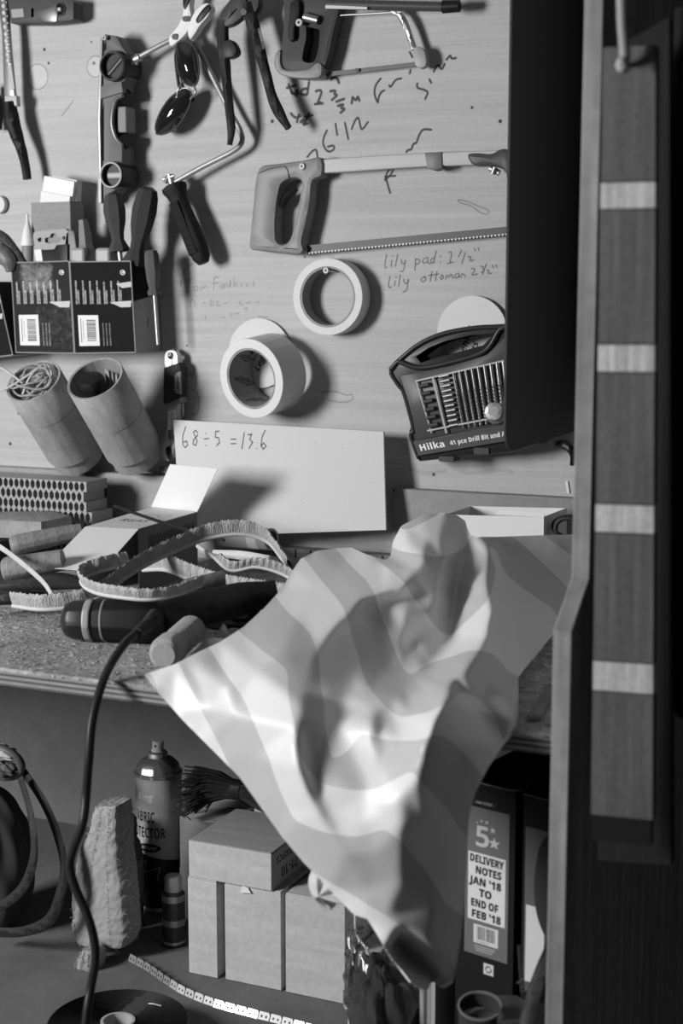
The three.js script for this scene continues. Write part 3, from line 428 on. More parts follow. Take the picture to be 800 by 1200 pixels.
{
  const t = thing('torpedo_level', 'short dark torpedo level fixed across the board top', 'spirit level', [-0.5, 1.62, 0.02]);
  part(t, 'body', ex([[-.4783,1.6739],[-.4341,1.6704],[-.3748,1.6592],[-.3721,1.6569],[-.3728,1.6352],[-.3782,1.6334],[-.4162,1.6328],[-.4741,1.637]], 0.034, 0.024, 0.002, [[[-.4415,1.6556],[-.4333,1.655],[-.4338,1.6396],[-.4421,1.6402]]]), gm(0.07, 0.5));
  part(t, 'label', ex([[-.4715,1.6544],[-.452,1.6541],[-.4511,1.643],[-.4705,1.6433]], 0.0348, 0.0008, 0), gm(0.3, 0.5));
  part(t, 'vial_cover', ex(smooth([[-.4292,1.6532],[-.4087,1.6528],[-.3978,1.6552],[-.3985,1.6334],[-.4175,1.6348],[-.4283,1.6389]], 2), 0.036, 0.004, 0.001), gm(0.13, 0.35, { metal: 0.4 }));
  part(t, 'vial', lathe([-.3927,1.6482,.03], [0, 0, 1], [[0, 0], [0.0085, 0], [0.0085, 0.0055], [0.0065, 0.0062], [0.0062, 0.004], [0, 0.004]], 24), M.black);
  part(t, 'bubble', lathe([-.3939,1.6487,.034], [0, 0, 1], [[0, 0], [0.0035, 0], [0.002, 0.002], [0, 0.0026]], 16), M.chrome);
}
// round white magnifier at the left border
solo('white_disc', 'round white plastic disc on the board beside the card stack', 'disc', lathe([-.5229,1.3992,.002], [0, 0, 1], [[0, 0], [0.0115, 0], [0.0125, 0.003], [0.0115, 0.007], [0.008, 0.008], [0, 0.0075]], 32), gm(0.6, 0.6));
// adjustable wrench
{
  const zf = 0.022, t = thing('adjustable_wrench', 'chrome adjustable wrench with a dark grip hanging jaw down', 'wrench', [-0.27, 1.1, 0.015]);
  const shaft = [[-.2504,1.1917],[-.2476,1.1986],[-.241,1.201],[-.2332,1.1988],[-.2294,1.1921],[-.2291,1.1329],[-.2309,1.1077],[-.2338,1.0926],[-.2393,1.0821],[-.2354,1.0753],[-.2383,1.0636],[-.2411,1.0554],[-.2436,1.0657],[-.2488,1.0701],[-.2516,1.0642],[-.2438,1.0518],[-.2532,1.0514],[-.261,1.0604],[-.2635,1.0695],[-.2593,1.0778],[-.2525,1.085],[-.2483,1.0979],[-.2465,1.121],[-.2516,1.1323]];
  part(t, 'shaft', ex(smooth(shaft, 3), zf, 0.012, 0.002, [ring(...[-.2405,1.193,.022].slice(0, 2), 0.0042, 0.0042, 16)]), gm(0.6, 0.45, { metal: 0.6 }));
  part(t, 'grip', ex([[-.249,1.1772],[-.2253,1.1844],[-.2228,1.1788],[-.2235,1.1379],[-.2275,1.1356],[-.2487,1.1281],[-.2512,1.1326]], 0.027, 0.02, 0.003), gm(0.035, 0.55));
  part(t, 'grip_inlay', ex([[-.2289,1.1708],[-.2223,1.1732],[-.2228,1.1426],[-.2294,1.1435],[-.2319,1.1469],[-.2315,1.1673]], 0.028, 0.004, 0.001, [[[-.2276,1.1663],[-.2243,1.1675],[-.2247,1.1482],[-.228,1.1481]]]), gm(0.25, 0.5));
  part(t, 'collar', ex([[-.2465,1.1283],[-.2226,1.1381],[-.2227,1.1312],[-.2453,1.1226]], 0.0285, 0.02, 0.002), gm(0.2, 0.5));
  part(t, 'rib', ex([[-.2456,1.1188],[-.2324,1.1238],[-.2326,1.11],[-.2366,1.1099],[-.2364,1.1179],[-.2417,1.1155],[-.2422,1.089],[-.2463,1.0865]], 0.0235, 0.003, 0.0006), gm(0.85, 0.25, { metal: 0.9 }));
  part(t, 'jaw_gap', ex([[-.2497,1.069],[-.243,1.0728],[-.2393,1.0556],[-.2447,1.0519]], 0.0228, 0.002, 0), M.black);
  part(t, 'worm_screw', cyl(...[[-.2424,1.0935,.022],[-.2406,1.0809,.022]], 0.0035, 0.0035, 12), M.steelDark);
}
solo('steel_rod', 'bent steel rod hooked beside the adjustable wrench', 'rod', tube([[-.2416,1.2006,.012],[-.2351,1.1973,.012],[-.23,1.1849,.012],[-.2293,1.1552,.012],[-.2287,1.1139,.012]], 0.0022, 30, 8), gm(0.5, 0.3, { metal: 0.9 }));
screw([-.2406,1.1954,.024], 0.0032, 'screw through the eye of the adjustable wrench');
solo('paper_tag', 'small dark paper tag beside the wrench jaw', 'tag', ex([[-.2639,1.0437],[-.2372,1.0426],[-.2374,1.0333],[-.2627,1.0345]], 0.0195, 0.001, 0), gm(0.12, 0.7));
// small dark hook near the gable
solo('wall_hook', 'small bent black hook on the board below the hardboard panel', 'hook', taper([[.2877,1.0945,.004],[.3006,1.0954,.02],[.3102,1.091,.024],[.3135,1.0825,.02],[.3111,1.0709,.018]], [0.003, 0.005, 0.0055, 0.005, 0.003], 24, 10), gm(0.015, 0.35));
solo('paper_scrap', 'tiny white paper scrap on the board below the black hook', 'scrap', ex([[.2988,1.0489],[.3019,1.049],[.3044,1.0345],[.3012,1.0343]], 0.002, 0.0006, 0), M.white);
// drill bit case
{
  const zf = 0.05, t = thing('drill_bit_case', 'dark plastic drill bit case with a clear lid and carrying handle', 'case', [0.17, 1.09, 0.02]);
  const C0 = [[.0856,1.1834],[.0913,1.1919],[.1025,1.2004],[.1248,1.2153],[.1523,1.2279],[.185,1.2343],[.2224,1.2387],[.2436,1.2398],[.2597,1.2189],[.274,1.179],[.2834,1.1288],[.2798,1.0982],[.2462,1.0866],[.1869,1.0789],[.1371,1.0715],[.1259,1.07],[.1214,1.0793],[.1121,1.1064],[.1144,1.1128],[.1051,1.144],[.0982,1.1627],[.0914,1.1668],[.0857,1.1771]];
  const grip = [[.116,1.1996],[.1359,1.2133],[.1579,1.2218],[.1904,1.2293],[.2268,1.2316],[.2248,1.2246],[.21,1.2102],[.1799,1.2016],[.1471,1.1939],[.1272,1.1863]];
  part(t, 'shell', ex(C0, zf, 0.04, 0.004, [grip]), gm(0.022, 0.35));
  part(t, 'rim', [tube([[.0936,1.1857,.05],[.0891,1.1783,.05],[.0994,1.1628,.05],[.1073,1.1525,.05],[.1189,1.1108,.05],[.1156,1.1023,.05],[.1259,1.0753,.05]], 0.0028, 50, 8), tube([[.0895,1.1835,.051],[.1029,1.1963,.051],[.1274,1.2143,.051],[.1582,1.227,.051],[.2015,1.2345,.051],[.244,1.2358,.051]], 0.003, 50, 8), tube([[.1011,1.1922,.052],[.128,1.1854,.052],[.1698,1.1933,.052],[.2108,1.2072,.052],[.2295,1.2327,.052],[.2443,1.2359,.052]], 0.0034, 50, 8)], gm(0.03, 0.25));
  part(t, 'tray', ex([[.101,1.1754],[.1279,1.1801],[.1697,1.1892],[.2128,1.2022],[.2338,1.2227],[.257,1.2189],[.2726,1.169],[.2775,1.1287],[.1241,1.0964],[.1148,1.1339]], 0.0515, 0.003, 0.001), gm(0.06, 0.35));
  // bits
  const P = (u, v) => { const a = [[.1208,1.1698],[.242,1.1988],[.2516,1.1262],[.1392,1.1016]]; const m = (p, q, s) => [p[0] + (q[0] - p[0]) * s, p[1] + (q[1] - p[1]) * s]; const q = m(m(a[0], a[1], u), m(a[3], a[2], u), v); return [q[0], q[1], 0.055]; };
  for (let i = 0; i < 9; i++) {
    const u = 0.42 + i * 0.065, r = 0.0014 + i * 0.00018, A = V3(P(u, 0.02)), B = V3(P(u, 0.97)), path = [];
    const m = A.clone().lerp(B, 0.35); part(t, 'drill_bit', (() => { const g = [cyl(A.toArray(), m.toArray(), r, r, 8)]; const h1 = [], h2 = []; const d = B.clone().sub(m); const s = new THREE.Vector3(d.y, -d.x, 0).normalize(); for (let k = 0; k <= 36; k++) { const ph = k * 0.9, c = m.clone().addScaledVector(d, k / 36); h1.push(c.clone().addScaledVector(s, Math.cos(ph) * r * 0.5).add(new THREE.Vector3(0, 0, Math.sin(ph) * r * 0.5)).toArray()); h2.push(c.clone().addScaledVector(s, -Math.cos(ph) * r * 0.5).add(new THREE.Vector3(0, 0, -Math.sin(ph) * r * 0.5)).toArray()); } g.push(tube(h1, r * 0.62, 60, 5), tube(h2, r * 0.62, 60, 5)); return mg(g); })(), gm(0.4, 0.3, { metal: 0.9 }));
  }
  for (let j = 0; j < 11; j++) { const v = 0.04 + j * 0.085; part(t, 'driver_bit', cyl(P(0.27, v), P(0.37, v), 0.0021, 0.0021, 6), gm(0.35, 0.35, { metal: 0.8 })); }
  for (let j = 0; j < 6; j++) { const v = 0.12 + j * 0.14; part(t, 'driver_bit', cyl(P(0.05, v), P(0.15, v), 0.0028, 0.0028, 6), gm(0.06, 0.4)); }
  part(t, 'size_strip', slab([P(0.215, 1), P(0.235, 1), P(0.215, 0), P(0.195, 0)].map(([x, y]) => [x, y, 0.0565]), 0.001), gm(0.45, 0.6));
  part(t, 'bit_rack', [cyl(P(0.02, 0.02), P(0.95, 0.02), 0.0014, 0.0014, 6), cyl(P(0.02, 0.9), P(0.98, 0.9), 0.0014, 0.0014, 6), cyl(P(0.03, 0.02), P(0.06, 0.95), 0.0012, 0.0012, 6)], gm(0.5, 0.3));
  const lid = [[.1127,1.1721],[.1349,1.1788],[.1764,1.1878],[.2191,1.2007],[.24,1.2191],[.2609,1.2173],[.2764,1.1677],[.2812,1.1318],[.2542,1.1248],[.1334,1.0958],[.1243,1.1142],[.1219,1.135]];
  const lg = ex(lid, 0.064, 0.002, 0.0008), lpz = lg.attributes.position; for (let i = 0; i < lpz.count; i++) lpz.setZ(i, lpz.getZ(i) + (lpz.getY(i) - 1.07) * 0.1); lg.computeVertexNormals();
  part(t, 'clear_lid', lg, M.glass, 'clear plastic lid');
  part(t, 'chuck', lathe([.2273,1.1311,.05], [0.1, 0.25, 1], [[0.013, 0], [0.013, 0.012], [0.0105, 0.015], [0.0105, 0.024], [0.006, 0.026], [0, 0.026]], 28), M.chrome);
  const lab = canvasTex(1024, 160, (x, W, H) => { x.fillStyle = '#454545'; x.fillRect(0, 0, W, H); x.fillStyle = '#e8e8e8'; x.font = 'bold 96px sans-serif'; x.save(); x.scale(0.9, 1); x.fillText('Hilka', 30, 118); x.restore(); x.font = 'bold 62px sans-serif'; x.fillText('41 pce Drill Bit and Accessory Set', 285, 112, 730); });
  part(t, 'label', slab([[.128,1.078,.0555],[.2833,1.109,.0555],[.2787,1.1291,.0555],[.1211,1.0956,.0555]], 0.003), gm(1, 0.45, { phys: true, specularIntensity: 0.4, map: lab }), 'grey printed label');
  for (const lp of [box(...(() => { const [a, b] = [[.1531,1.0783],[.1731,1.0719]]; return [a[0], b[0], b[1], a[1]]; })(), 0.03, 0.052, 0.001), box(...(() => { const [a, b] = [[.1981,1.0907],[.2177,1.0822]]; return [a[0], b[0], b[1], a[1]]; })(), 0.03, 0.052, 0.001)]) part(t, 'latch', lp, gm(0.06, 0.35));
}
screw([.1815,1.23,.04], 0.0042, 'cross-head screw holding the drill bit case');
// leaning board with a sum written on it
{
  const tex = canvasTex(1024, 480, (x, W, H) => {
    x.fillStyle = '#cacaca'; x.fillRect(0, 0, W, H); for (let i = 0; i < 5000; i++) { const g = 165 + rnd() * 45; x.fillStyle = `rgba(${g},${g},${g},.25)`; x.fillRect(rnd() * W, rnd() * H, 1 + rnd() * 5, 1 + rnd() * 1.5); }
    x.strokeStyle = '#333'; x.lineWidth = 4.2; x.lineCap = 'round';
    const P = (a) => { x.beginPath(); a.forEach(([u, v], i) => i ? x.lineTo(u, v) : x.moveTo(u, v)); x.stroke(); };
    P([[62, 26], [44, 62], [40, 100], [52, 112], [66, 100], [62, 84], [46, 90]]);
    P([[122, 48], [112, 38], [100, 46], [106, 62], [116, 80], [108, 100], [94, 96], [98, 78], [122, 56]]);
    P([[162, 46], [163, 48]]); P([[152, 72], [176, 68]]); P([[160, 96], [161, 98]]);
    P([[232, 36], [214, 38], [210, 62], [226, 62], [230, 82], [214, 96]]);
    P([[288, 66], [314, 64]]); P([[286, 84], [312, 82]]);
    P([[358, 34], [340, 102]]); P([[374, 44], [394, 40], [382, 62], [396, 72], [376, 98]]); P([[414, 96], [415, 97]]);
    P([[462, 22], [444, 50], [436, 84], [446, 98], [462, 84], [450, 72], [438, 84]]);
    x.fillStyle = '#444'; for (let i = 0; i < 26; i++) x.fillRect(rnd() * W, rnd() * H, 3, 2);
  });
  const q = [[-.2074,.9556,.058],[.084,.9824,.052],[.0726,1.1036,.034],[-.2304,1.1086,.034]];
  const t = thing('note_board', 'pale hardboard offcut with a handwritten sum leaning on the wall', 'board', q[0]);
  part(t, 'board', slab(q, 0.004), gm(1, 0.8, { map: tex }));
}

// ---------- open black cartons with tool handles ----------
function cartonTex(o) {
  return canvasTex(512, 760, (x, W, H) => {
    x.fillStyle = o.bg; x.fillRect(0, 0, W, H);
    for (let i = 0; i < 900; i++) { const g = 20 + rnd() * 70; x.fillStyle = `rgba(${g},${g},${g},.18)`; x.fillRect(rnd() * W, rnd() * H, rnd() * 30, 1 + rnd() * 3); }
    if (o.worn) { for (let i = 0; i < 260; i++) { const g = 110 + rnd() * 70; x.fillStyle = `rgba(${g},${g},${g},.16)`; x.beginPath(); x.ellipse(W * (0.18 + 0.5 * rnd()), H * (0.03 + 0.3 * rnd()), 8 + rnd() * 46, 6 + rnd() * 20, rnd() * 3, 0, 7); x.fill(); } for (let i = 0; i < 160; i++) { const g = 90 + rnd() * 60; x.fillStyle = `rgba(${g},${g},${g},.12)`; x.beginPath(); x.ellipse(W * (0.4 + 0.6 * rnd()), H * (0.5 + 0.45 * rnd()), 4 + rnd() * 26, 4 + rnd() * 16, rnd() * 3, 0, 7); x.fill(); } }
    x.fillStyle = '#d8d8d8';
    for (let c = 0; c < 7; c++) { const x0 = 46 + c * 60, top = H * (0.2 + 0.03 * rnd()); x.save(); x.translate(x0, H * 0.46); x.rotate(-Math.PI / 2); x.font = 'bold 19px sans-serif'; for (let k = 0; k < 2; k++) { let s = ''; for (let i = 0; i < 26; i++) s += 'HIEMTNOL8 ='[Math.floor(rnd() * 11)]; x.fillText(s, 0, k * 17, (H * 0.46 - top) * (k ? 0.6 : 1)); } x.restore(); }
    // torn tape pieces
    x.fillStyle = '#bfbfbf'; x.beginPath(); x.moveTo(W * 0.62, H * 0.44); x.lineTo(W * 0.98, H * 0.43); x.lineTo(W * 0.96, H * 0.5); x.lineTo(W * 0.8, H * 0.5); x.closePath(); x.fill();
    if (!o.worn) { x.beginPath(); x.moveTo(W * 0.74, H * 0.24); x.lineTo(W * 0.99, H * 0.22); x.lineTo(W * 0.99, H * 0.28); x.lineTo(W * 0.84, H * 0.29); x.closePath(); x.fill(); }
    // barcode label
    x.fillStyle = '#dedede'; x.fillRect(W * 0.08, H * 0.58, W * 0.34, H * 0.34); x.fillStyle = '#333'; let y = H * 0.63; while (y < H * 0.87) { const h = 2 + rnd() * 5; x.fillRect(W * 0.22, y, W * 0.15, h); y += h + 2 + rnd() * 5; }
    x.fillRect(W * 0.12, H * 0.62, 5, H * 0.26); x.fillRect(W * 0.16, H * 0.64, 3, H * 0.2);
    x.fillStyle = '#cfcfcf'; for (let k = 0; k < 3; k++) { x.save(); x.translate(W * (0.5 + 0.055 * k), H * 0.92); x.rotate(-Math.PI / 2); x.font = '15px sans-serif'; x.fillText('MADE IN 0 17 EUR 50 61 NO', 0, 0, H * 0.3); x.restore(); }
    x.beginPath(); x.arc(W * 0.86, H * 0.12, 22, 0, 7); x.fill(); x.strokeStyle = '#222'; x.lineWidth = 6; x.beginPath(); x.arc(W * 0.86, H * 0.12, 11, 0.5, 5.2); x.stroke();
  });
}
const cartonIn = gm(0.05, 0.85), cartonEdge = gm(0.28, 0.85);
function openCarton(label, bl, br, tr, tl, depth, tex, side) {     // front corners; open top
  const t = thing('open_carton', label, 'carton', [bl[0], bl[1], bl[2] - depth / 2], 'open cartons screwed to the board');
  const back = (p) => [p[0], p[1], p[2] - depth], q = [bl, br, tr, tl];
  part(t, 'front_panel', slab(q, 0.0012), gm(1, 0.8, { phys: true, specularIntensity: 0.3, map: tex }), 'printed black front');
  part(t, 'side_panel', slab([br, back(br), back(tr), tr], 0.0012), side);
  part(t, 'side_panel', slab([back(bl), bl, tl, back(tl)], 0.0012), cartonIn);
  part(t, 'back_panel', slab([back(bl), back(br), back(tr), back(tl)], 0.0012), cartonIn);
  part(t, 'bottom_panel', slab([bl, br, back(br), back(bl)].map((p) => [p[0], p[1] + 0.001, p[2]]), 0.0012), cartonEdge);
  part(t, 'rim', [tube([tl, tr], 0.0009, 4, 6), tube([tl, bl], 0.0009, 4, 6), tube([tr, br], 0.0009, 4, 6), tube([bl, br], 0.0009, 4, 6)], cartonEdge);
  return t;
}
{
  const sideTex = canvasTex(256, 384, (x, W, H) => { x.fillStyle = '#1c1c1c'; x.fillRect(0, 0, W, H); x.fillStyle = '#9a9a9a'; x.beginPath(); x.moveTo(0, H * 0.44); x.lineTo(W, H * 0.36); x.lineTo(W, H); x.lineTo(0, H); x.fill(); x.fillStyle = '#333'; x.save(); x.translate(W * 0.56, H * 0.72); x.rotate(-1.57); x.font = 'bold 22px sans-serif'; x.fillText('60x', 0, 0); x.restore(); });
  openCarton('worn black carton with a barcode label and pale scuffs on its front', ...[[-.4569,1.1959,.067],[-.3625,1.1961,.067],[-.3669,1.3182,.067],[-.4607,1.3168,.067]], 0.065, cartonTex({ bg: '#2a2a2a', worn: true }), cartonIn);
  openCarton('black carton with torn tape beside its barcode and a pale side', ...[[-.3611,1.1961,.067],[-.2663,1.1987,.067],[-.2714,1.3172,.067],[-.3656,1.317,.067]], 0.065, cartonTex({ bg: '#161616' }), gm(1, 0.8, { phys: true, specularIntensity: 0.3, map: sideTex }));
  openCarton('tilted black carton cut by the picture border left of the worn carton', ...[[-.5599,1.1813,.067],[-.4627,1.1923,.067],[-.4857,1.2917,.067],[-.5757,1.2851,.067]], 0.065, cartonTex({ bg: '#1a1a1a' }), cartonIn);
}
// things standing in the cartons
{
  const n = thing('sealant_nozzle', 'white conical nozzle on a grey tube in the worn carton', 'nozzle', [-.4459,1.2917,.05]);
  part(n, 'cone', lathe([-.4442,1.3399,.05], [0, 1, 0], [[0, 0], [0.0098, 0], [0.0095, 0.004], [0.0062, 0.02], [0.0034, 0.028], [0.0018, 0.033], [0.0018, 0.042], [0, 0.0425]], 24), gm(0.7, 0.5));
  part(n, 'tube', cyl([-.4465,1.2744,.05], [-.4442,1.3399,.05], 0.0085, 0.0085, 20), gm(0.2, 0.6));
  const c = thing('card_packet', 'upright pale card packet behind the blister pack', 'packet', [-.4127,1.3263,.03]);
  { const [a, b] = [[-.4413,1.2848],[-.3781,1.3977]]; part(c, 'packet_body', box(a[0], b[0], a[1], b[1], 0.012, 0.045, 0.001), gm(0.3, 0.8, { map: cardTex })); }
  const w = thing('white_card_stack', 'stack of white cards sticking out above the pale packet', 'cards', [-.4103,1.3994,.03]);
  part(w, 'card', slab([[-.4283,1.3993,.04],[-.3787,1.398,.04],[-.3738,1.4237,.04],[-.4216,1.4331,.04]], 0.008), gm(0.78, 0.7));
  part(w, 'card', slab([[-.4269,1.3968,.044],[-.3802,1.3956,.044],[-.3785,1.4045,.044],[-.425,1.4126,.044]], 0.003), gm(0.72, 0.7));
  part(w, 'card', slab([[-.4158,1.3993,.034],[-.3759,1.3983,.034],[-.3737,1.4264,.034],[-.4119,1.4332,.034]], 0.012), gm(0.6, 0.7));
  const b = thing('blister_pack', 'grey hanging blister card with a shaped hole in the worn carton', 'blister pack', [-.3981,1.3028,.06]);
  part(b, 'hanger_card', ex([[-.4377,1.2848],[-.4352,1.3558],[-.4323,1.3591],[-.3839,1.3616],[-.3786,1.3582],[-.3809,1.2846]], 0.05, 0.002, 0, [ring(...[-.4244,1.3476,.05].slice(0, 2), 0.0042, 0.003, 14), smooth([[-.4162,1.3441],[-.416,1.3498],[-.409,1.3508],[-.4061,1.3553],[-.3979,1.3551],[-.3953,1.3506],[-.3911,1.3505],[-.3913,1.3448]], 3), ring(...[-.3857,1.3493,.05].slice(0, 2), 0.003, 0.0026, 14)]), gm(0.3, 0.6));
  part(b, 'insert', ex([[-.4321,1.2847],[-.4303,1.3339],[-.4206,1.3338],[-.3999,1.3346],[-.3956,1.3402],[-.3778,1.3411],[-.3795,1.2846]], 0.054, 0.004, 0.001), gm(0.02, 0.4), 'black insert');
  part(b, 'white_tab', ex([[-.431,1.3339],[-.4199,1.3349],[-.4177,1.3189],[-.4288,1.319]], 0.055, 0.001, 0), M.white);
  const br = thing('grey_bracket', 'grey plastic bracket behind the blister pack', 'bracket', [-.3844,1.303,.04]); 
  part(br, 'bracket_body', ex(smooth([[-.3858,1.3028],[-.3841,1.3571],[-.3758,1.3604],[-.3692,1.3558],[-.3694,1.3027]], 2), 0.05, 0.02, 0.003), gm(0.16, 0.5));
  // plastic blocks: rounded light chisel handles
  const blk = (q0, q1, lab) => solo('plastic_block', lab, 'block', box(q0[0], q1[0], q0[1], q1[1], 0.034, 0.058, 0.005), gm(0.32, 0.45), 'pale plastic blocks');
  blk(...[[-.3725,1.2913],[-.3495,1.3361]], 'pale rounded plastic block at the seam of the cartons');
  blk(...[[-.3333,1.2912],[-.3095,1.3356]], 'pale rounded plastic block in front of the screwdrivers');
  solo('tapered_peg', 'short grey tapered peg standing between the cartons', 'peg', taper([[-.3545,1.2971,.04],[-.3574,1.3368,.04],[-.3606,1.3684,.04],[-.3618,1.3729,.04]], [0.012, 0.0135, 0.0095, 0.007], 24, 6), gm(0.13, 0.5));
  const driver = (lab, A, B, g, s = 1) => {
    const t = thing('screwdriver', lab, 'screwdriver', A, 'screwdrivers in the cartons'), L = V3(A).distanceTo(V3(B)), d = V3(B).sub(V3(A)).toArray();
    part(t, 'handle', lathe(A, d, [[0, 0], [0.0135, 0], [0.0145, 0.004], [0.0085, 0.018], [0.0092, 0.028], [0.0135, 0.045], [0.0152, 0.062], [0.0135, 0.078], [0.0105, 0.086], [0.005, 0.089], [0, 0.0892]].map(([r, h]) => [r * s, h / 0.0892 * L]), 7), g);
    part(t, 'shank', cyl(A, V3(A).addScaledVector(V3(d).normalize(), -0.03).toArray(), 0.0035 * s, 0.0035 * s, 10), M.steel);
  };
  driver('screwdriver with a waisted grey handle standing upright in the carton', [-.302,1.3303,.045], [-.3107,1.4071,.045], gm(0.06, 0.45));
  driver('large screwdriver with a dark faceted handle leaning to the right', [-.2769,1.3132,.05], [-.2512,1.4127,.05], gm(0.045, 0.45), 1.1);
  const s2 = thing('screwdriver', 'slim screwdriver tucked against the side of the black carton', 'screwdriver', [-.249,1.2743,.05], 'screwdrivers in the cartons');
  part(s2, 'handle', lathe([-.2464,1.2731,.05], V3([-.2503,1.3339,.05]).sub(V3([-.2464,1.2731,.05])).toArray(), [[0, 0], [0.0085, 0], [0.0095, 0.004], [0.0068, 0.009], [0.009, 0.02], [0.0102, 0.04], [0.0098, 0.052], [0.0075, 0.058], [0, 0.06]], 8), gm(0.1, 0.35));
  part(s2, 'shank', cyl([-.2464,1.2731,.05], [-.2425,1.2085,.05], 0.0026, 0.0022, 10), M.steel);
  const pl = thing('pliers', 'dark pliers lying behind the leaning carton at the picture border', 'pliers', [-.4856,1.2919,.05]);
  part(pl, 'handle', taper([[-.4967,1.361,.06],[-.4759,1.3492,.06],[-.4556,1.3283,.06],[-.4449,1.3145,.06]], [0.006, 0.008, 0.007, 0.005], 20, 10), M.darkGrey);
  part(pl, 'handle', taper([[-.4902,1.3354,.07],[-.4735,1.3283,.07],[-.4626,1.319,.07],[-.4603,1.3053,.07]], [0.01, 0.013, 0.012, 0.006], 20, 10), gm(0.15, 0.5));
}
// ---------- cardboard tubes on the wall ----------
function cardTube(label, c, r, seamAt) {          // tube tilted out of the wall, cut flush to it
  const d = new THREE.Vector3(0.0, 0.74, 0.67).normalize(), s = new THREE.Vector3(1, 0, 0), u = new THREE.Vector3().crossVectors(d, s).normalize();
  const t = thing('cardboard_tube', label, 'tube', [c[0], c[1] - 0.09, 0.03]);
  const N = 64, pos = [], idx = [], uv = [], th = 0.0035, C = V3(c);
  const ringAt = (rad, k) => { const o = []; for (let i = 0; i < N; i++) { const a = i / N * 2 * Math.PI, p = C.clone().addScaledVector(s, rad * Math.cos(a)).addScaledVector(u, rad * Math.sin(a)); p.addScaledVector(d, -k); o.push(p); } return o; };
  const make = (rings) => { const pos = [], idx = [], uv = []; rings.forEach((R, j) => R.forEach((p, i) => { pos.push(p.x, p.y, p.z); uv.push(i / N * 0.25, p.y); })); for (let j = 0; j < rings.length - 1; j++) for (let i = 0; i < N; i++) { const a = j * N + i, b = j * N + (i + 1) % N; idx.push(a, b, a + N, b, b + N, a + N); } const g = new THREE.BufferGeometry(); g.setAttribute('position', new THREE.Float32BufferAttribute(pos, 3)); g.setAttribute('uv', new THREE.Float32BufferAttribute(uv, 2)); g.setIndex(idx); return toCreasedNormals(g, 0.7); };
  part(t, 'tube_wall', make([ringAt(r, seamAt + 0.0006), ringAt(r, 0.128), ringAt(r - th, 0.128), ringAt(r - th, 0.118)]), M.tubeCard);
  part(t, 'collar', make([ringAt(r - th, 0.15), ringAt(r - th, 0.0008), ringAt(r - th * 0.7, 0), ringAt(r - 0.0006, 0), ringAt(r, 0.0008), ringAt(r, seamAt - 0.0003), ringAt(r - 0.0012, seamAt - 0.0002), ringAt(r - 0.0012, seamAt + 0.0008), ringAt(r, seamAt + 0.0009)]), M.tubeCard);
  const disc = new THREE.CircleGeometry(r - th, 40); disc.rotateX(-Math.PI / 2); oriented(disc, C.clone().addScaledVector(d, -0.11).toArray(), d.toArray()); part(t, 'end_disc', disc, M.tubeCard);
  return { C, d, s, u };
}
M.tubeCard = gm(0.36, 0.85, { map: retex(plainNoise, 16, 12) });
{
  const A = cardTube('cardboard tube on the wall holding a bundle of string', [-.3863,1.1621,.128], 0.0385, 0.05);
  const B = cardTube('cardboard tube on the wall holding a black puck and wrapped packet', [-.2907,1.1675,.128], 0.0385, 0.066);
  const P = (F, a, b, k) => F.C.clone().addScaledVector(F.s, a).addScaledVector(F.u, b).addScaledVector(F.d, k).toArray();
  // string
  const st = thing('string_bundle', 'loose bundle of pale string spilling out of the cardboard tube', 'string', P(A, 0, 0, -0.03));
  const strands = []; for (let k = 0; k < 13; k++) { const pts = []; const ph = rr(0, 6.3), ra = rr(0.016, 0.028), rb = rr(0.01, 0.022), cx = rr(-0.008, 0.008), cy = rr(-0.008, 0.006), tl = rr(-0.6, 0.6); for (let i = 0; i < 9; i++) { const a = ph + i / 9 * 6.283, x = Math.cos(a) * ra, y = Math.sin(a) * rb; pts.push(P(A, cx + x * Math.cos(tl) - y * Math.sin(tl), cy + x * Math.sin(tl) + y * Math.cos(tl), -0.02 + k * 0.0022 + Math.sin(a * 2 + k) * 0.006)); } strands.push(tube(pts, 0.0014, 60, 6, true)); }
  part(st, 'coil', strands, gm(0.5, 0.9, { bumpMap: fineBump, bumpScale: 0.0006 }));
  part(st, 'loop', tube([P(A, -0.005, -0.01, -0.004), P(A, -0.03, 0.0, 0.012), P(A, -0.052, 0.006, 0.016), P(A, -0.05, -0.018, 0.012), P(A, -0.03, -0.026, 0.008), P(A, 0.004, 0.004, 0.012), P(A, 0.012, 0.02, 0.008), P(A, 0.024, 0.002, -0.005)], 0.0016, 60, 6), gm(0.5, 0.9));
  part(st, 'loop', tube([P(A, -0.008, -0.02, -0.004), P(A, 0.002, -0.004, 0.01), P(A, 0.01, 0.022, 0.008), P(A, 0.022, 0.014, 0.0), P(A, 0.02, -0.012, -0.01)], 0.0016, 40, 6), gm(0.5, 0.9));
  // contents of the second tube
  const cap = thing('round_puck', 'round black plastic puck lying in the cardboard tube', 'puck', P(B, -0.004, -0.006, -0.03));
  part(cap, 'puck_body', lathe(P(B, -0.004, -0.008, -0.012), [0.1, 0.9, 0.5], [[0, 0], [0.0165, 0], [0.0175, 0.004], [0.0175, 0.013], [0.0155, 0.017], [0.012, 0.018], [0, 0.0185]], 36), M.black);
  const pk = thing('wrapped_packet', 'striped grey packet standing in the cardboard tube', 'packet', P(B, 0.014, 0.012, -0.03));
  for (let i = 0; i < 4; i++) part(pk, 'fold', slab([P(B, 0.004 + i * 0.005, 0.0 - i * 0.001, -0.035), P(B, 0.013 + i * 0.005, -0.005, -0.035), P(B, 0.017 + i * 0.005, 0.01, 0.002 - i * 0.003), P(B, 0.008 + i * 0.005, 0.016, 0.002 - i * 0.003)], 0.0012), gm(0.3 - 0.06 * (i % 2), 0.6));
}

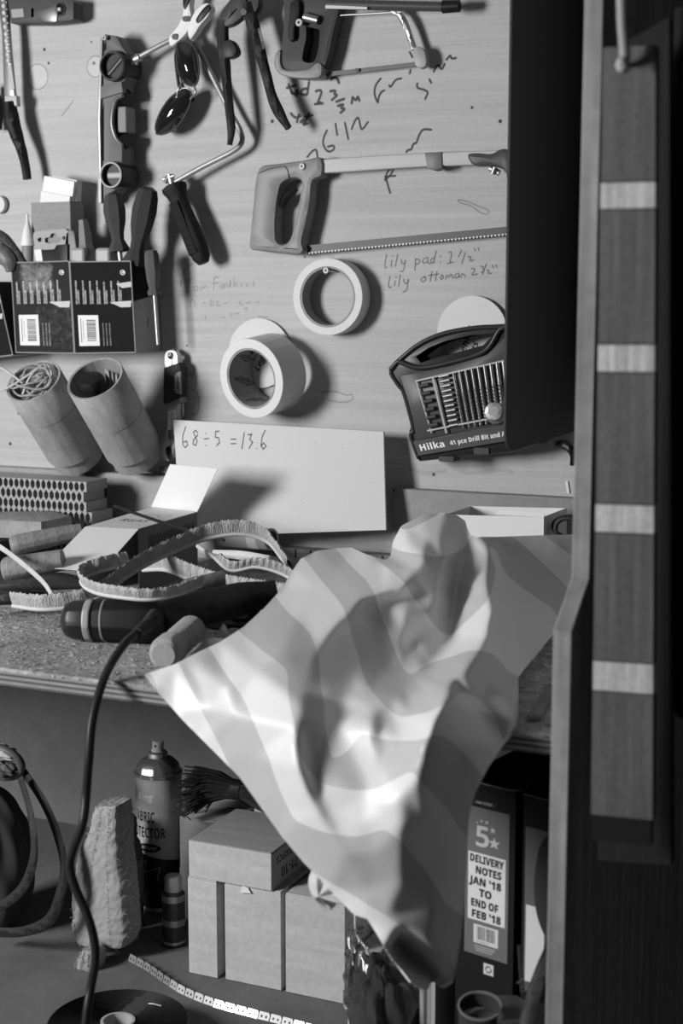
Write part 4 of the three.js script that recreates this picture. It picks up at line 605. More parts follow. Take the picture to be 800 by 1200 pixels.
// ---------- on the bench ----------
function prism(top, h, bevel = 0.001) {           // top: [[x,y,z]...] level outline, extruded down by h
  const y = top[0][1], s = new THREE.Shape(top.map(([x, , z]) => new THREE.Vector2(x, -z)));
  const g = new THREE.ExtrudeGeometry(s, { depth: Math.max(h - 2 * bevel, 1e-4), bevelEnabled: bevel > 0, bevelSize: bevel, bevelThickness: bevel, bevelOffset: -bevel, bevelSegments: 2 });
  g.rotateX(-Math.PI / 2); g.translate(0, y - h + bevel, 0); return metricUV(toCreasedNormals(g, 0.5));
}
// expanded metal strips
{
  const t = thing('expanded_metal_stack', 'stack of expanded metal strips with rows of open cells', 'metal strips', [-0.45, 0.92, 0.08]);
  const m = gm(0.3, 0.6, { metal: 0.2 }), x1 = [-.3231,1.0282,.105][0], y1 = [-.3231,1.0282,.105][1], x0 = -0.66, cw = 0.0088, ch = 0.0135;
  const rows = Math.floor((y1 - 0.9205) / ch);
  for (let r = 0; r < rows; r++) {
    const top = y1 - r * ch, bot = top - ch, xe = x1 + (r > 2 ? 0.012 : 0) - (r % 2) * cw / 2, n = Math.floor((xe - x0) / cw), holes = [];
    for (let i = 0; i < n; i++) { const cx = xe - 0.0022 - (i + 0.5) * cw, w = cw * 0.39, cy = (top + bot) / 2, h = ch * 0.46; holes.push([[cx - w, cy - h * 0.4], [cx - w * 0.25, cy - h], [cx + w * 0.25, cy - h], [cx + w, cy - h * 0.4], [cx + w, cy + h * 0.4], [cx + w * 0.25, cy + h], [cx - w * 0.25, cy + h], [cx - w, cy + h * 0.4]]); }
    part(t, 'strip', ex(rect(x0, xe, bot + 0.0001, top), 0.105 + (r % 3) * 0.0008, 0.05, 0, holes), m);
  }
  part(t, 'backing', box(x0, x1 - 0.004, 0.921, y1 - 0.004, 0.05, 0.054), M.blackMatte);
}
solo('wood_offcut', 'small pale wood offcut at the end of the metal strips', 'offcut', prism([[-.4403,.955,-.0951],[-.4177,.955,-.0763],[-.3944,.955,-.0585],[-.3727,.955,-.0138],[-.3985,.955,-.0292]], 0.03, 0.0015), M.wood);
solo('dark_offcut', 'dark block standing at the end of the metal strips', 'block', prism([[-.5117,.985,-.1813],[-.4901,.985,-.1793],[-.4485,.985,-.1297],[-.465,.985,-.1224]], 0.06, 0.002), gm(0.04, 0.7));
// rubbing block
{
  const t = thing('rubbing_block', 'pale chalky rubbing block with chipped edges', 'block', [-0.25, 0.92, 0.2]);
  const g = prism([[-.3303,.988,.1984],[-.3246,.988,.1384],[-.3746,.988,.1088],[-.4606,.988,.1646],[-.4318,.988,.2193]], 0.024, 0.003);
  part(t, 'block', g, gm(0.34, 0.95, { map: retex(plainNoise, 12, 12), bumpMap: retex(plainNoise, 12, 12), bumpScale: 0.004 }));
}
solo('steel_tin', 'dark flat tin under the rubbing block', 'tin', prism([[-.4409,.963,.1736],[-.4022,.963,.1405],[-.354,.963,.1737],[-.3517,.963,.2101],[-.3727,.963,.2627]].map((p) => [p[0] - 0.01, p[1], p[2] - 0.03]), 0.043, 0.002), gm(0.03, 0.5));
function turned(name, label, a, b, prof, mat, group) { const d = V3(b).sub(V3(a)), L = d.length(); return solo(name, label, 'dowel', lathe(a, d.toArray(), prof.map(([r, h]) => [r, h * L]), 28), mat, group); }
const handleWood = gm(0.3, 0.6, { map: retex(woodTex, 8, 8) });
turned('wooden_dowel', 'turned wooden dowel beside the white carton', ...[[-.2959,.9755,.31],[-.2272,.9913,.26]], [[0, 0], [0.0085, 0.002], [0.0112, 0.04], [0.0122, 0.12], [0.0118, 0.4], [0.0105, 0.8], [0.009, 1], [0, 1]], handleWood);
turned('wooden_dowel', 'thick wooden dowel lying under the front flap of the carton', ...[[-.2317,.968,.41],[-.1687,.9802,.385]], [[0, 0], [0.011, 0.002], [0.0138, 0.05], [0.0145, 0.14], [0.013, 0.5], [0.0122, 0.9], [0.012, 1], [0, 1]], handleWood);
solo('flat_chisel', 'flat dark chisel lying at the left of the bench', 'chisel', taper([[-.2531,.9467,.42],[-.2138,.952,.41],[-.1705,.9567,.39],[-.1322,.9531,.38]], [0.009, 0.008, 0.01, 0.006], 24, 10, 0.6), gm(0.03, 0.45));
solo('dark_pliers', 'dark pliers lying behind the fringed piping at the left', 'pliers', [taper([[-.2986,.9546,.36],[-.2214,.9457,.4],[-.1755,.9397,.4]], [0.008, 0.008, 0.006], 24, 10, 0.8), taper([[-.238,.94,.44],[-.1995,.9433,.43],[-.1755,.9397,.4]], [0.008, 0.008, 0.006], 24, 10, 0.8)], gm(0.02, 0.45));
// white open carton with flaps
{
  const t = thing('open_white_carton', 'open white card box with raised and lowered flaps', 'carton', [-0.25, 0.92, 0.2]);
  const ty = 1.0, [fl, fr, br, bl] = [[-.2106,1,.2772],[-.1424,1,.2686],[-.1488,1,.117],[-.2268,1,.1005]];
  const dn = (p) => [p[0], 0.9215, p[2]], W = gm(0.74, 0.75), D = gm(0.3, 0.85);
  const tex = canvasTex(256, 384, (x) => { x.fillStyle = '#d4d4d4'; x.fillRect(0, 0, 256, 384); x.fillStyle = '#555'; x.save(); x.translate(150, 250); x.rotate(-0.06); x.font = 'bold 58px sans-serif'; x.fillText('REAS', -100, 0, 210); x.restore(); x.strokeStyle = '#888'; x.lineWidth = 4; x.beginPath(); x.arc(180, 120, 24, 0, 7); x.moveTo(90, 130); x.quadraticCurveTo(130, 90, 165, 140); x.stroke(); });
  const side = canvasTex(384, 128, (x) => { x.fillStyle = '#6f6f6f'; x.fillRect(0, 0, 384, 128); x.fillStyle = '#2a2a2a'; for (let i = 0; i < 34; i++) x.fillRect(60 + i * 9, 18 + (i % 2) * 4, 6, 34); });
  part(t, 'top_panel', slab([fl, fr, br, bl], 0.001), gm(1, 0.75, { map: tex }));
  part(t, 'side_panel', slab([dn(fr), dn(br), br, fr], 0.001), gm(1, 0.85, { map: side }), 'printed grey side');
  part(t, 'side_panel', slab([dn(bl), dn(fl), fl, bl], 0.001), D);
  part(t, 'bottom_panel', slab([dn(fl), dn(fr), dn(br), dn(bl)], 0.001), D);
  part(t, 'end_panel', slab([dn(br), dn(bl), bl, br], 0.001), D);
  const f0 = [[-.1793,.9698,.38],[-.1151,.9725,.39]];
  part(t, 'front_flap', slab([V3(fl).add(V3(f0[1])).sub(V3(fr)).toArray(), f0[1], fr, fl], 0.001), W);
  const r0 = [[-.1057,1.0601,.14],[-.168,1.0594,.14]];
  part(t, 'rear_flap', slab([bl, br, r0[0], V3(bl).add(V3(r0[0])).sub(V3(br)).toArray()], 0.001), W);
}
solo('black_rod', 'thin black rod lying across the white carton', 'rod', tube([...[[-.219,1.0143,.2],[-.1416,1.0067,.235],[-.0861,1.0024,.26],[-.0195,.9974,.285]]], 0.0021, 20, 8), gm(0.02, 0.4));
// short metal tube, brush, rulers
{
  const t = thing('tape_core', 'short brownish metal tube lying before the leaning note board', 'tube', [[-.0545,.969,.16]][0]);
  const [a, b] = [[-.0984,.9748,.14],[-.0217,.9796,.16]]; const d = V3(b).sub(V3(a)), L = d.length();
  part(t, 'tube_wall', lathe(a, d.toArray(), [[0.0105, 0], [0.0135, 0], [0.0135, L], [0.0105, L], [0.0105, 0]], 32), gm(0.3, 0.4, { metal: 0.4 }));
  part(t, 'label_band', lathe(V3(a).lerp(V3(b), 0.62).toArray(), d.toArray(), [[0.01355, 0], [0.0138, 0.0003], [0.0138, 0.016], [0.01355, 0.0163]], 32), gm(0.45, 0.4, { metal: 0.3 }));
}
{
  const t = thing('paint_brush', 'small brush with a pale handle and dark bristles', 'brush', [[-.0119,.9658,.22]][0]);
  part(t, 'handle', taper([[-.0689,.9689,.22],[-.0235,.9706,.23],[.0184,.9702,.24]], [0.004, 0.0055, 0.0048], 16, 10, 0.6), gm(0.55, 0.6));
  part(t, 'ferrule', taper([[.0162,.97,.24],[.0341,.9682,.245]], [0.0052, 0.0062], 8, 10, 0.6), M.steelDark);
  part(t, 'bristles', taper([[.0319,.969,.245],[.0603,.967,.25]], [0.006, 0.008], 8, 10, 0.5), gm(0.03, 0.9));
}
{
  const r = (label, q, h, marks, lv) => { const t = thing('wooden_ruler', label, 'ruler', q[0]); part(t, 'rule', prism(q, h, 0.0006), gm(lv, 0.75, { map: retex(woodTex, 5, 5) })); const [a, b] = [V3(q[0]), V3(q[1])]; for (const m of marks) { const p = a.clone().lerp(b, m); part(t, 'tick_mark', box(p.x - 0.0009, p.x + 0.0009, p.y - h + 0.001, p.y - 0.0006, p.z - 0.001, p.z + 0.0006), M.black); } };
  r('pale wooden rule with black marks lying along the board foot', [[-.0897,.944,.02],[.0914,.944,.0182],[.0771,.944,-.0177],[-.1116,.944,-.0236]], 0.013, [0.18, 0.3, 0.62, 0.86], 0.36);
  r('second wooden rule lying in front of the marked one', [[-.0666,.931,.0214],[.0875,.931,.0081],[.0759,.931,-.021],[-.084,.931,-.0143]], 0.01, [0.32, 0.68], 0.34);
  r('wooden batten under the note board', [[-.0932,.955,-.0125],[.0614,.955,-.0122],[.0402,.955,-.064],[-.1095,.955,-.0456]], 0.034, [0.15], 0.36);
}
// fringed piping
const ribTex = noiseTex(256, [1, 1], (u, v, n) => 0.55 * n(u, v, 48, 3) + 0.45 * n(u, v, 90, 12), false);
const ribMat = gm(0.5, 0.95, { map: noiseTex(256, [1, 1], (u, v, n) => 0.74 + 0.12 * n(u, v, 44, 3) + 0.14 * n(u, v, 70, 40)), bumpMap: ribTex, bumpScale: 0.0012 });
function fringe(t, name, pts, up, width, n = 240) {
  const c = curve(pts), Len = c.getLength(), pos = [], uv = [], idx = [], K = 6;
  for (const side of [0.0011, -0.0011]) for (let i = 0; i <= n; i++) {
    const s = i / n, p = c.getPointAt(s), f = Math.min(0.999, s * (up.length - 1)), k = Math.floor(f), a = V3(up[k]).lerp(V3(up[k + 1] ?? up[k]), f - k).normalize(), nrm = new THREE.Vector3().crossVectors(c.getTangentAt(s), a).normalize();
    for (let j = 0; j <= K; j++) { const v = j / K, w = width * (1 + 0.07 * Math.sin(i * 1.7) * Math.sin(i * 0.43)), th = side * (1 + 1.4 * Math.sin(v * 3)) * (j === K ? 0 : 1); const q = p.clone().addScaledVector(a, v * w).addScaledVector(nrm, th + 0.0008 * Math.sin(i * 0.5) * v + 0.004 * v * v); pos.push(q.x, q.y, q.z); uv.push(s * Len / 0.05, v); }
  }
  const off = (n + 1) * (K + 1); for (const o of [0, off]) for (let i = 0; i < n; i++) for (let j = 0; j < K; j++) { const a = o + i * (K + 1) + j; idx.push(a, a + K + 1, a + 1, a + 1, a + K + 1, a + K + 2); }
  const g = new THREE.BufferGeometry(); g.setAttribute('position', new THREE.Float32BufferAttribute(pos, 3)); g.setAttribute('uv', new THREE.Float32BufferAttribute(uv, 2)); g.setIndex(idx); g.computeVertexNormals();
  part(t, 'fringe_band', g, ribMat);
  part(t, 'piping_cord', tube(pts, 0.0026, 90, 8), gm(0.48, 0.7));
}
{
  const mk = (label, pts, up, w) => { const t = thing('fringed_piping', label, 'piping', pts[0], 'offcuts of fringed piping on the bench'); fringe(t, '', pts, up, w); };
  mk('long curl of pale fringed piping sweeping over the pile in front of the carton', [[-.1747,.9434,.47],[-.1338,.9442,.475],[-.101,.9478,.46],[-.0819,.9576,.44],[-.0707,.9726,.41],[-.0599,.9834,.38],[-.0451,.993,.35],[-.0241,1.0033,.32],[.0083,1.0082,.3],[.0374,1.0009,.29],[.0613,.9849,.3],[.0787,.9707,.31]], [[0, 1, 0.1], [-0.1, 1, 0], [-0.3, 1, -0.1], [-0.2, 1, -0.2], [0, -1, 0.2], [-0.4, -0.9, 0.2]], 0.017);
  mk('loop of fringed piping hanging forward over the black power tool', [[-.0745,.9838,.4],[-.0877,.9822,.43],[-.0983,.9774,.45],[-.0817,.974,.475],[-.0475,.9732,.5],[-.0045,.9761,.52],[.025,.9768,.52],[.0453,.98,.505],[.0601,.9861,.48]], [[0, 1, 0], [0.2, 0.8, 0.2], [0.4, -0.8, 0.4], [0, -1, 0.1], [0, -1, -0.1], [0, 1, -0.2]], 0.014);
  mk('straight length of fringed piping running under the cloth', [[-.0893,.9678,.345],[-.0535,.9721,.355],[-.0183,.9642,.36],[.0234,.9571,.365],[.0755,.9548,.37],[.1177,.9528,.37]], [[0, 1, -0.1], [0, 1, -0.2], [0, 1, -0.3]], 0.018);
  mk('thin twisted length of fringed piping behind the straight one', [[-.0387,.993,.31],[-.0136,.9847,.32],[.0132,.9729,.33],[.0449,.9791,.33],[.0761,.9739,.33],[.1034,.9646,.34]], [[0.4, -0.8, 0], [0.3, 0.8, 0.2], [0, 1, 0.3], [0, 1, 0]], 0.014);
}
solo('pale_cable', 'flat pale cable hanging in from the left onto the piping', 'cable', taper([[-.266,1.0031,.4],[-.2165,.9901,.42],[-.1741,.9774,.44],[-.1485,.9661,.45],[-.1345,.9533,.455]], [0.003, 0.0032, 0.003, 0.003, 0.0026], 30, 8, 0.5), gm(0.42, 0.55));
// rags and parts between
solo('dark_rag', 'crumpled dark rag under the fringed piping', 'rag', (() => { const g = new THREE.SphereGeometry(1, 48, 32), p = g.attributes.position, c = [[-.0135,.9688,.34]][0]; for (let i = 0; i < p.count; i++) { const x = p.getX(i), y = p.getY(i), z = p.getZ(i), k = 1 + 0.22 * Math.sin(7 * x + 3 * z) * Math.cos(6 * z + 4 * y) + 0.1 * Math.sin(19 * x + 11 * y); p.setXYZ(i, c[0] + 0.1 * x * k, Math.max(0.921, 0.93 + 0.018 * y * k), c[2] + 0.05 * z * k); } g.computeVertexNormals(); return g; })(), gm(0.035, 0.9));
turned('wooden_dowel', 'grey wooden dowel lying behind the piping loop', ...[[-.006,.9629,.4],[.0209,.9692,.36]], [[0, 0], [0.008, 0.01], [0.01, 0.1], [0.009, 1], [0, 1]], gm(0.2, 0.7, { map: retex(woodTex, 8, 8) }));
// black power tool and its cord
{
  const t = thing('power_tool', 'black corded power tool with a pale ring lying on the bench', 'power tool', [[-.0524,.92,.4377]][0]);
  const [a, b] = [[-.0909,.9419,.5],[.0151,.9436,.47]]; const d = V3(b).sub(V3(a)), L = d.length();
  part(t, 'body', lathe(a, d.toArray(), [[0, 0.036], [0.0205, 0.036], [0.0215, 0.04], [0.0215, 0.06], [0.023, 0.08], [0.021, L * 0.9], [0.016, L], [0, L]], 36), gm(0.008, 0.6));
  part(t, 'grip', taper([[.002,.9434,.475],[.0327,.9519,.45],[.0717,.9621,.43],[.1106,.9705,.41]], [0.017, 0.019, 0.018, 0.013], 24, 16), gm(0.006, 0.7));
  part(t, 'end_cap', lathe(a, d.toArray(), [[0, 0.0], [0.012, 0.001], [0.0175, 0.005], [0.0202, 0.012], [0.0208, 0.026], [0, 0.026]], 36), gm(0.02, 0.35));
  part(t, 'ring', lathe(V3(a).addScaledVector(d.clone().normalize(), 0.026).toArray(), d.toArray(), [[0, 0], [0.0212, 0], [0.022, 0.0015], [0.022, 0.0055], [0.0212, 0.007], [0, 0.007]], 36), gm(0.28, 0.45), 'pale plastic ring');
  part(t, 'band', lathe(V3(a).addScaledVector(d.clone().normalize(), 0.044).toArray(), d.toArray(), [[0.0214, 0], [0.0222, 0.0008], [0.0222, 0.0022], [0.0214, 0.003]], 36), gm(0.2, 0.4));
  part(t, 'cord_sleeve', taper([[.0284,.959,.515],[.0307,.9538,.535],[.0345,.9517,.56]], [0.008, 0.0066, 0.0056], 16, 12), gm(0.03, 0.55));
  part(t, 'cord', tube([[.0332,.9529,.55],[.0355,.9477,.58],[.0374,.9332,.61],[.0453,.9186,.64],[.0486,.8931,.66],[.0507,.8605,.67],[.047,.8282,.67],[.0493,.8039,.68],[.0386,.7783,.68],[.0344,.7615,.68],[.0393,.7421,.68],[.0514,.7183,.68],[.0581,.6967,.68],[.0593,.6766,.68],[.054,.651,.68],[.0555,.6312,.69],[.0576,.5996,.7]], 0.0041, 160, 10), gm(0.022, 0.4), 'long black cord hanging over the bench edge');
}
// mallet
{
  const t = thing('mallet', 'pale wooden mallet head with a worn rounded face', 'mallet', [[.0642,.92,.5474]][0]);
  const [a, b] = [[.0815,.9413,.59],[.0602,.945,.5]]; const d = V3(b).sub(V3(a)), L = d.length();
  part(t, 'head', lathe(a, d.toArray(), [[0, 0], [0.011, 0.0006], [0.0148, 0.004], [0.016, 0.01], [0.0158, 0.026], [0.0135, 0.034], [0.0128, 0.042], [0.0146, 0.052], [0.0146, L], [0, L]], 36), gm(0.5, 0.85, { map: retex(plainNoise, 14, 14), bumpMap: retex(plainNoise, 14, 14), bumpScale: 0.002 }));
}
solo('grey_card', 'grey sheet of card slipped under the cloth beside the mallet', 'card', slab([[.0999,.9301,.6],[.1453,.9396,.59],[.1351,.9444,.52],[.0896,.9451,.52]], 0.0012), gm(0.24, 0.75));
solo('paper_curl', 'upturned curl of grey paper beside the mallet', 'paper', slab([[.085,.9396,.5],[.0968,.9403,.49],[.0895,.9462,.48],[.0857,.9502,.48]], 0.0006), gm(0.3, 0.8));
// crumbs and shavings
{
  const g = [];
  for (let i = 0; i < 420; i++) { const z = rr(0.36, 0.615), x = rr(-0.25, 0.22), L = rr(0.001, 0.004), b = new THREE.BoxGeometry(L, 0.0007, rr(0.0006, 0.0014)); b.rotateY(rr(0, 3.1)); b.rotateZ(rr(-0.2, 0.2)); b.translate(x, 0.9206, z); g.push(b); }
  const t = solo('sawdust_crumbs', 'pale crumbs and splinters scattered on the bench top', 'crumbs', g, gm(0.4, 0.9)); t.userData.kind = 'stuff';
  solo('thread_curl', 'short white thread curl beside the cord', 'thread', tube([[-.0352,.922,.4485],[-.0203,.922,.4592],[-.0041,.922,.4774],[-.0261,.922,.4531],[-.0296,.922,.4372]], 0.0006, 30, 5), M.white);
}
// white carton and cable behind the cloth
{
  const t = thing('shallow_white_box', 'shallow white card tray behind the draped cloth', 'box', [[.1424,.92,-.2476]][0]);
  const q = [[.1933,.9828,.14],[.3135,.991,.14],[.3129,1.0242,.14],[.1929,1.02,.14]], y0 = 0.9215, dn = (p) => [p[0], y0, p[2]], bk = (p) => [p[0] + 0.004, p[1], p[2] - 0.08];
  const W = gm(0.72, 0.75), bl = dn(q[0]), br = dn(q[1]), tr = [q[2][0], q[2][1], 0.14], tl = [q[3][0], q[3][1], 0.14];
  part(t, 'front_wall', slab([bl, br, tr, tl], 0.0015), W); part(t, 'back_wall', slab([bk(bl), bk(br), bk(tr), bk(tl)], 0.0015), W);
  part(t, 'end_wall', slab([br, bk(br), bk(tr), tr], 0.0015), W); part(t, 'end_wall', slab([bk(bl), bl, tl, bk(tl)], 0.0015), W);
  part(t, 'floor_sheet', slab([bl, br, bk(br), bk(bl)], 0.001), W);
  part(t, 'torn_lip', slab([[tl[0] + 0.06, tr[1], 0.1405], [tr[0], tr[1], 0.1405], [tr[0], tr[1] + 0.004, 0.139], [tl[0] + 0.07, tr[1] + 0.005, 0.139]], 0.001), W);
}
solo('cable_coil', 'small dark coil of cable beside the white card tray', 'cable', [0, 1, 2].map((k) => tube(ring(0, 0, 0.02 - k * 0.003, 0.012, 16, k).map(([a, b]) => { const c = [[.3384,1.0113,.12]][0]; return [c[0] + a, c[1] + b, c[2] + k * 0.006]; }), 0.0028, 50, 8, true)), gm(0.03, 0.5));
solo('flat_batten', 'thin grey strip lying on the bench near the gable', 'strip', prism([[.4331,.926,.5936],[.4441,.926,.5886],[.4288,.926,.4801],[.4217,.926,.4964]], 0.005, 0.0008), gm(0.18, 0.7));

// ---------- on the shelf under the bench ----------
const SY = 0.5005;
const boxCard = gm(0.62, 0.75, { map: retex(cardTex, 3, 3) });
function smallBox(label, x0, x1, y0, y1, zf, depth, lid = true) {
  const t = thing('staple_box', label, 'box', [(x0 + x1) / 2, y0, zf - depth / 2], 'plain card boxes under the bench');
  part(t, 'carton_body', box(x0, x1, y0, y1 - 0.0022, zf - depth, zf, 0.0008), boxCard);
  part(t, 'lid_flap', box(x0 + 0.0005, x1 - 0.0005, y1 - 0.002, y1, zf - depth, zf - 0.0006, 0.0005), boxCard);
  return t;
}
smallBox('narrow plain card box standing at the left of the row', -0.0385, -0.001, SY, 0.6165, 0.345, 0.05);
smallBox('plain card box with a torn top in the middle of the row', 0.008, 0.079, SY, 0.6165, 0.343, 0.1);
smallBox('plain card box standing at the right of the row', 0.0845, 0.157, SY, 0.6165, 0.343, 0.1);
solo('torn_flap', 'torn white card flap sticking out over the middle box', 'flap', slab([[.0293,.6088,.346],[.0433,.6102,.346],[.0386,.616,.345],[.0321,.617,.345]], 0.0006), M.white);
smallBox('low plain card box standing behind the row at its right', 0.163, 0.23, SY, 0.558, 0.33, 0.08);
smallBox('dark card box behind the right end of the row', 0.165, 0.235, SY, 0.612, 0.235, 0.06).children.forEach((m) => { m.material = gm(0.06, 0.8); });
{
  const y0 = 0.6172, y1 = 0.661, x0 = -0.036, x1 = 0.069, zf = 0.346, zb = 0.232;
  const t = thing('staple_box', 'flat card box printed 71-10 lying on top of the row', 'box', [0.015, y0, 0.29], 'plain card boxes under the bench');
  part(t, 'carton_body', box(x0, x1, y0, y1 - 0.0015, zb, zf, 0.0008), boxCard);
  part(t, 'lid_flap', box(x0 + 0.0006, x1 - 0.0006, y1 - 0.0015, y1, zb, zf - 0.0004, 0.0005), gm(0.4, 0.8, { map: retex(cardTex, 3, 3) }));
  const tex = canvasTex(512, 192, (x, W, H) => { x.fillStyle = '#9a9a9a'; x.fillRect(0, 0, W, H); x.translate(W, H); x.rotate(Math.PI); x.fillStyle = '#2b2b2b'; x.font = 'bold 78px sans-serif'; x.fillText('71-10', 210, 84, 280); x.font = 'bold 58px sans-serif'; x.fillText('20000PCS', 200, 160, 300); });
  part(t, 'side_print', slab([[x1 + 0.0004, y0 + 0.001, zf - 0.001], [x1 + 0.0004, y0 + 0.001, zb + 0.001], [x1 + 0.0004, y1 - 0.002, zb + 0.001], [x1 + 0.0004, y1 - 0.002, zf - 0.001]], 0.0004), gm(1, 0.8, { map: tex }), 'upside-down black print');
}
{
  // open box behind
  const t = thing('open_card_box', 'open card box standing behind the spray can and boxes', 'box', [0.0, SY, 0.17]);
  const [q] = [[-.1258,.6319,.215]], x0 = q[0], x1 = x0 + 0.16, zf = 0.215, zb = 0.12, y1 = q[1];
  const c = gm(0.3, 0.8, { map: retex(cardTex, 3, 3) });
  part(t, 'front_wall', slab([[x0, SY, zf], [x1, SY, zf], [x1, y1, zf], [x0, y1, zf]], 0.0015), c);
  part(t, 'back_wall', slab([[x1, SY, zb], [x0, SY, zb], [x0, y1, zb], [x1, y1, zb]], 0.0015), c);
  part(t, 'end_wall', slab([[x0, SY, zb], [x0, SY, zf], [x0, y1, zf], [x0, y1, zb]], 0.0015), c);
  part(t, 'end_wall', slab([[x1, SY, zf], [x1, SY, zb], [x1, y1, zb], [x1, y1, zf]], 0.0015), c);
  part(t, 'floor_sheet', slab([[x0, SY + 0.002, zf], [x1, SY + 0.002, zf], [x1, SY + 0.002, zb], [x0, SY + 0.002, zb]], 0.001), c);
  part(t, 'flap', slab([[x0 + 0.002, y1, zf], [x0 + 0.06, y1 + 0.001, zf], [x0 + 0.085, y1 + 0.006, zb + 0.02], [x0 + 0.002, y1 + 0.001, zb + 0.02]], 0.001), gm(0.45, 0.8));
  smallBox('small pale box on top of the open card box', x0 + 0.098, x0 + 0.125, y1 + 0.0075, y1 + 0.028, 0.2, 0.05);
}
// bundle of dark thread
{
  const c = [[-.0531,.6725,.2]][0], t = thing('thread_bundle', 'tied bundle of dark waxed thread lying on the open card box', 'thread', c), g = [];
  for (let i = 0; i < 260; i++) { const a = rr(0, 6.28), r = Math.sqrt(rnd()), s = r * Math.cos(a), u = r * Math.sin(a), fan = rr(0.7, 1.25); g.push(new THREE.TubeGeometry(curve([[c[0] - 0.055 * fan, c[1] - 0.006 + u * 0.028 + rr(-0.006, 0.006), c[2] + s * 0.03 + 0.01], [c[0] - 0.03, c[1] + u * 0.02, c[2] + s * 0.022], [c[0] + 0.004, c[1] + u * 0.01, c[2] + s * 0.011], [c[0] + 0.035, c[1] + u * 0.02, c[2] + s * 0.02], [c[0] + 0.075 * fan, c[1] - 0.004 + u * 0.024, c[2] + s * 0.03]]), 12, 0.0009, 4)); }
  const st = part(t, 'strands', g, gm(0.03, 0.55)); st.userData.kind = 'stuff';
  part(t, 'binding', lathe([c[0] - 0.004, c[1], c[2]], [1, 0, 0], [[0.011, 0], [0.0128, 0.002], [0.0128, 0.014], [0.011, 0.016]], 24), gm(0.02, 0.5));
  const e = []; for (let i = 0; i < 14; i++) e.push(tube([[c[0] - 0.055 + rr(-0.008, 0.008), c[1] - 0.01, c[2] + 0.03], [c[0] - 0.06 + rr(-0.01, 0.01), c[1] - 0.022, c[2] + 0.036], [c[0] - 0.055 + rr(-0.012, 0.012), c[1] - 0.028 + rr(-0.006, 0.004), c[2] + 0.036]], 0.0007, 10, 4));
  const le = part(t, 'loose_ends', e, gm(0.03, 0.55)); le.userData.kind = 'stuff';
}
// spray can
{
  const [b] = [[-.169,.507,.19]], x = b[0], z = 0.19, r = 0.0295, y0 = SY, yS = [[-.1657,.6751,.19]][0][1], t = thing('spray_can', 'aerosol can lettered FABRIC PROTECTOR with its cap off', 'spray can', [x, y0, z]);
  const tex = canvasTex(1024, 1024, (c, W, H) => {
    c.fillStyle = '#b4b4b4'; c.fillRect(0, 0, W, H); c.fillStyle = '#161616'; c.beginPath(); c.moveTo(0, H * 0.66); c.lineTo(W * 0.5, H * 0.56); c.lineTo(W, H * 0.68); c.lineTo(W, H); c.lineTo(0, H); c.fill();
    c.fillStyle = '#b0b0b0'; c.fillRect(0, 0, W, 30);
    c.fillStyle = '#e8e8e8'; c.font = 'italic bold 76px sans-serif'; c.fillText('Ring', 545, 165, 130);
    c.fillStyle = '#101010'; c.font = 'bold 112px sans-serif'; c.fillText('FABRIC', 500, 335, 190); c.fillText('PROTECTOR', 430, 460, 330);
    c.fillStyle = '#1a1a1a'; c.beginPath(); c.ellipse(640, 540, 88, 34, 0, 0, 7); c.fill(); c.fillStyle = '#bbb'; c.font = 'bold 40px sans-serif'; c.fillText('600ml', 580, 554, 120);
    c.strokeStyle = '#9a9a9a'; c.lineWidth = 7; c.beginPath(); c.moveTo(560, 700); c.lineTo(620, 640); c.lineTo(600, 740); c.lineTo(720, 690); c.lineTo(700, 800); c.stroke();
  });
  const body = new THREE.CylinderGeometry(r, r, yS - y0 - 0.006, 48, 1, true); body.rotateY(2.42); body.translate(x, (yS + y0 + 0.006) / 2, z);
  part(t, 'can_body', body, gm(1, 0.35, { map: tex, metal: 0.1 }));
  part(t, 'base_rim', lathe([x, y0, z], [0, 1, 0], [[0, 0.004], [r - 0.003, 0.003], [r - 0.001, 0], [r + 0.0008, 0.002], [r + 0.0006, 0.006], [r, 0.007]], 48), M.steel);
  part(t, 'shoulder', lathe([x, yS, z], [0, 1, 0], [[r, -0.001], [r + 0.0012, 0], [r + 0.0012, 0.003], [r - 0.001, 0.005], [r * 0.9, 0.012], [r * 0.66, 0.019], [r * 0.45, 0.022], [r * 0.42, 0.0235], [r * 0.42, 0.027], [r * 0.34, 0.029], [0, 0.029]], 48), gm(0.4, 0.35, { metal: 0.8 }));
  const n = part(t, 'nozzle', lathe([x, yS + 0.028, z], [0.08, 1, 0.05], [[0, 0], [0.0085, 0], [0.0085, 0.002], [0.0072, 0.004], [0.0072, 0.0135], [0.0062, 0.0148], [0, 0.0142]], 28), gm(0.45, 0.55));
  part(n, 'spray_hole', cyl([x + 0.001, yS + 0.037, z + 0.006], [x + 0.001, yS + 0.0372, z + 0.0078], 0.0016, 0.0016, 10), M.black);
}
function bottle(name, label, base, prof, mat, capProf, capMat, bands = []) {
  const t = thing(name, label, 'bottle', base);
  part(t, 'bottle_body', lathe(base, [0, 1, 0], prof, 40), mat);
  part(t, 'cap', lathe(base, [0, 1, 0], capProf, 32), capMat);
  for (const [r, y0, y1, m] of bands) part(t, 'label_band', lathe(base, [0, 1, 0], [[r - 0.0003, y0], [r, y0 + 0.0003], [r, y1 - 0.0003], [r - 0.0003, y1]], 40), m);
  return t;
}
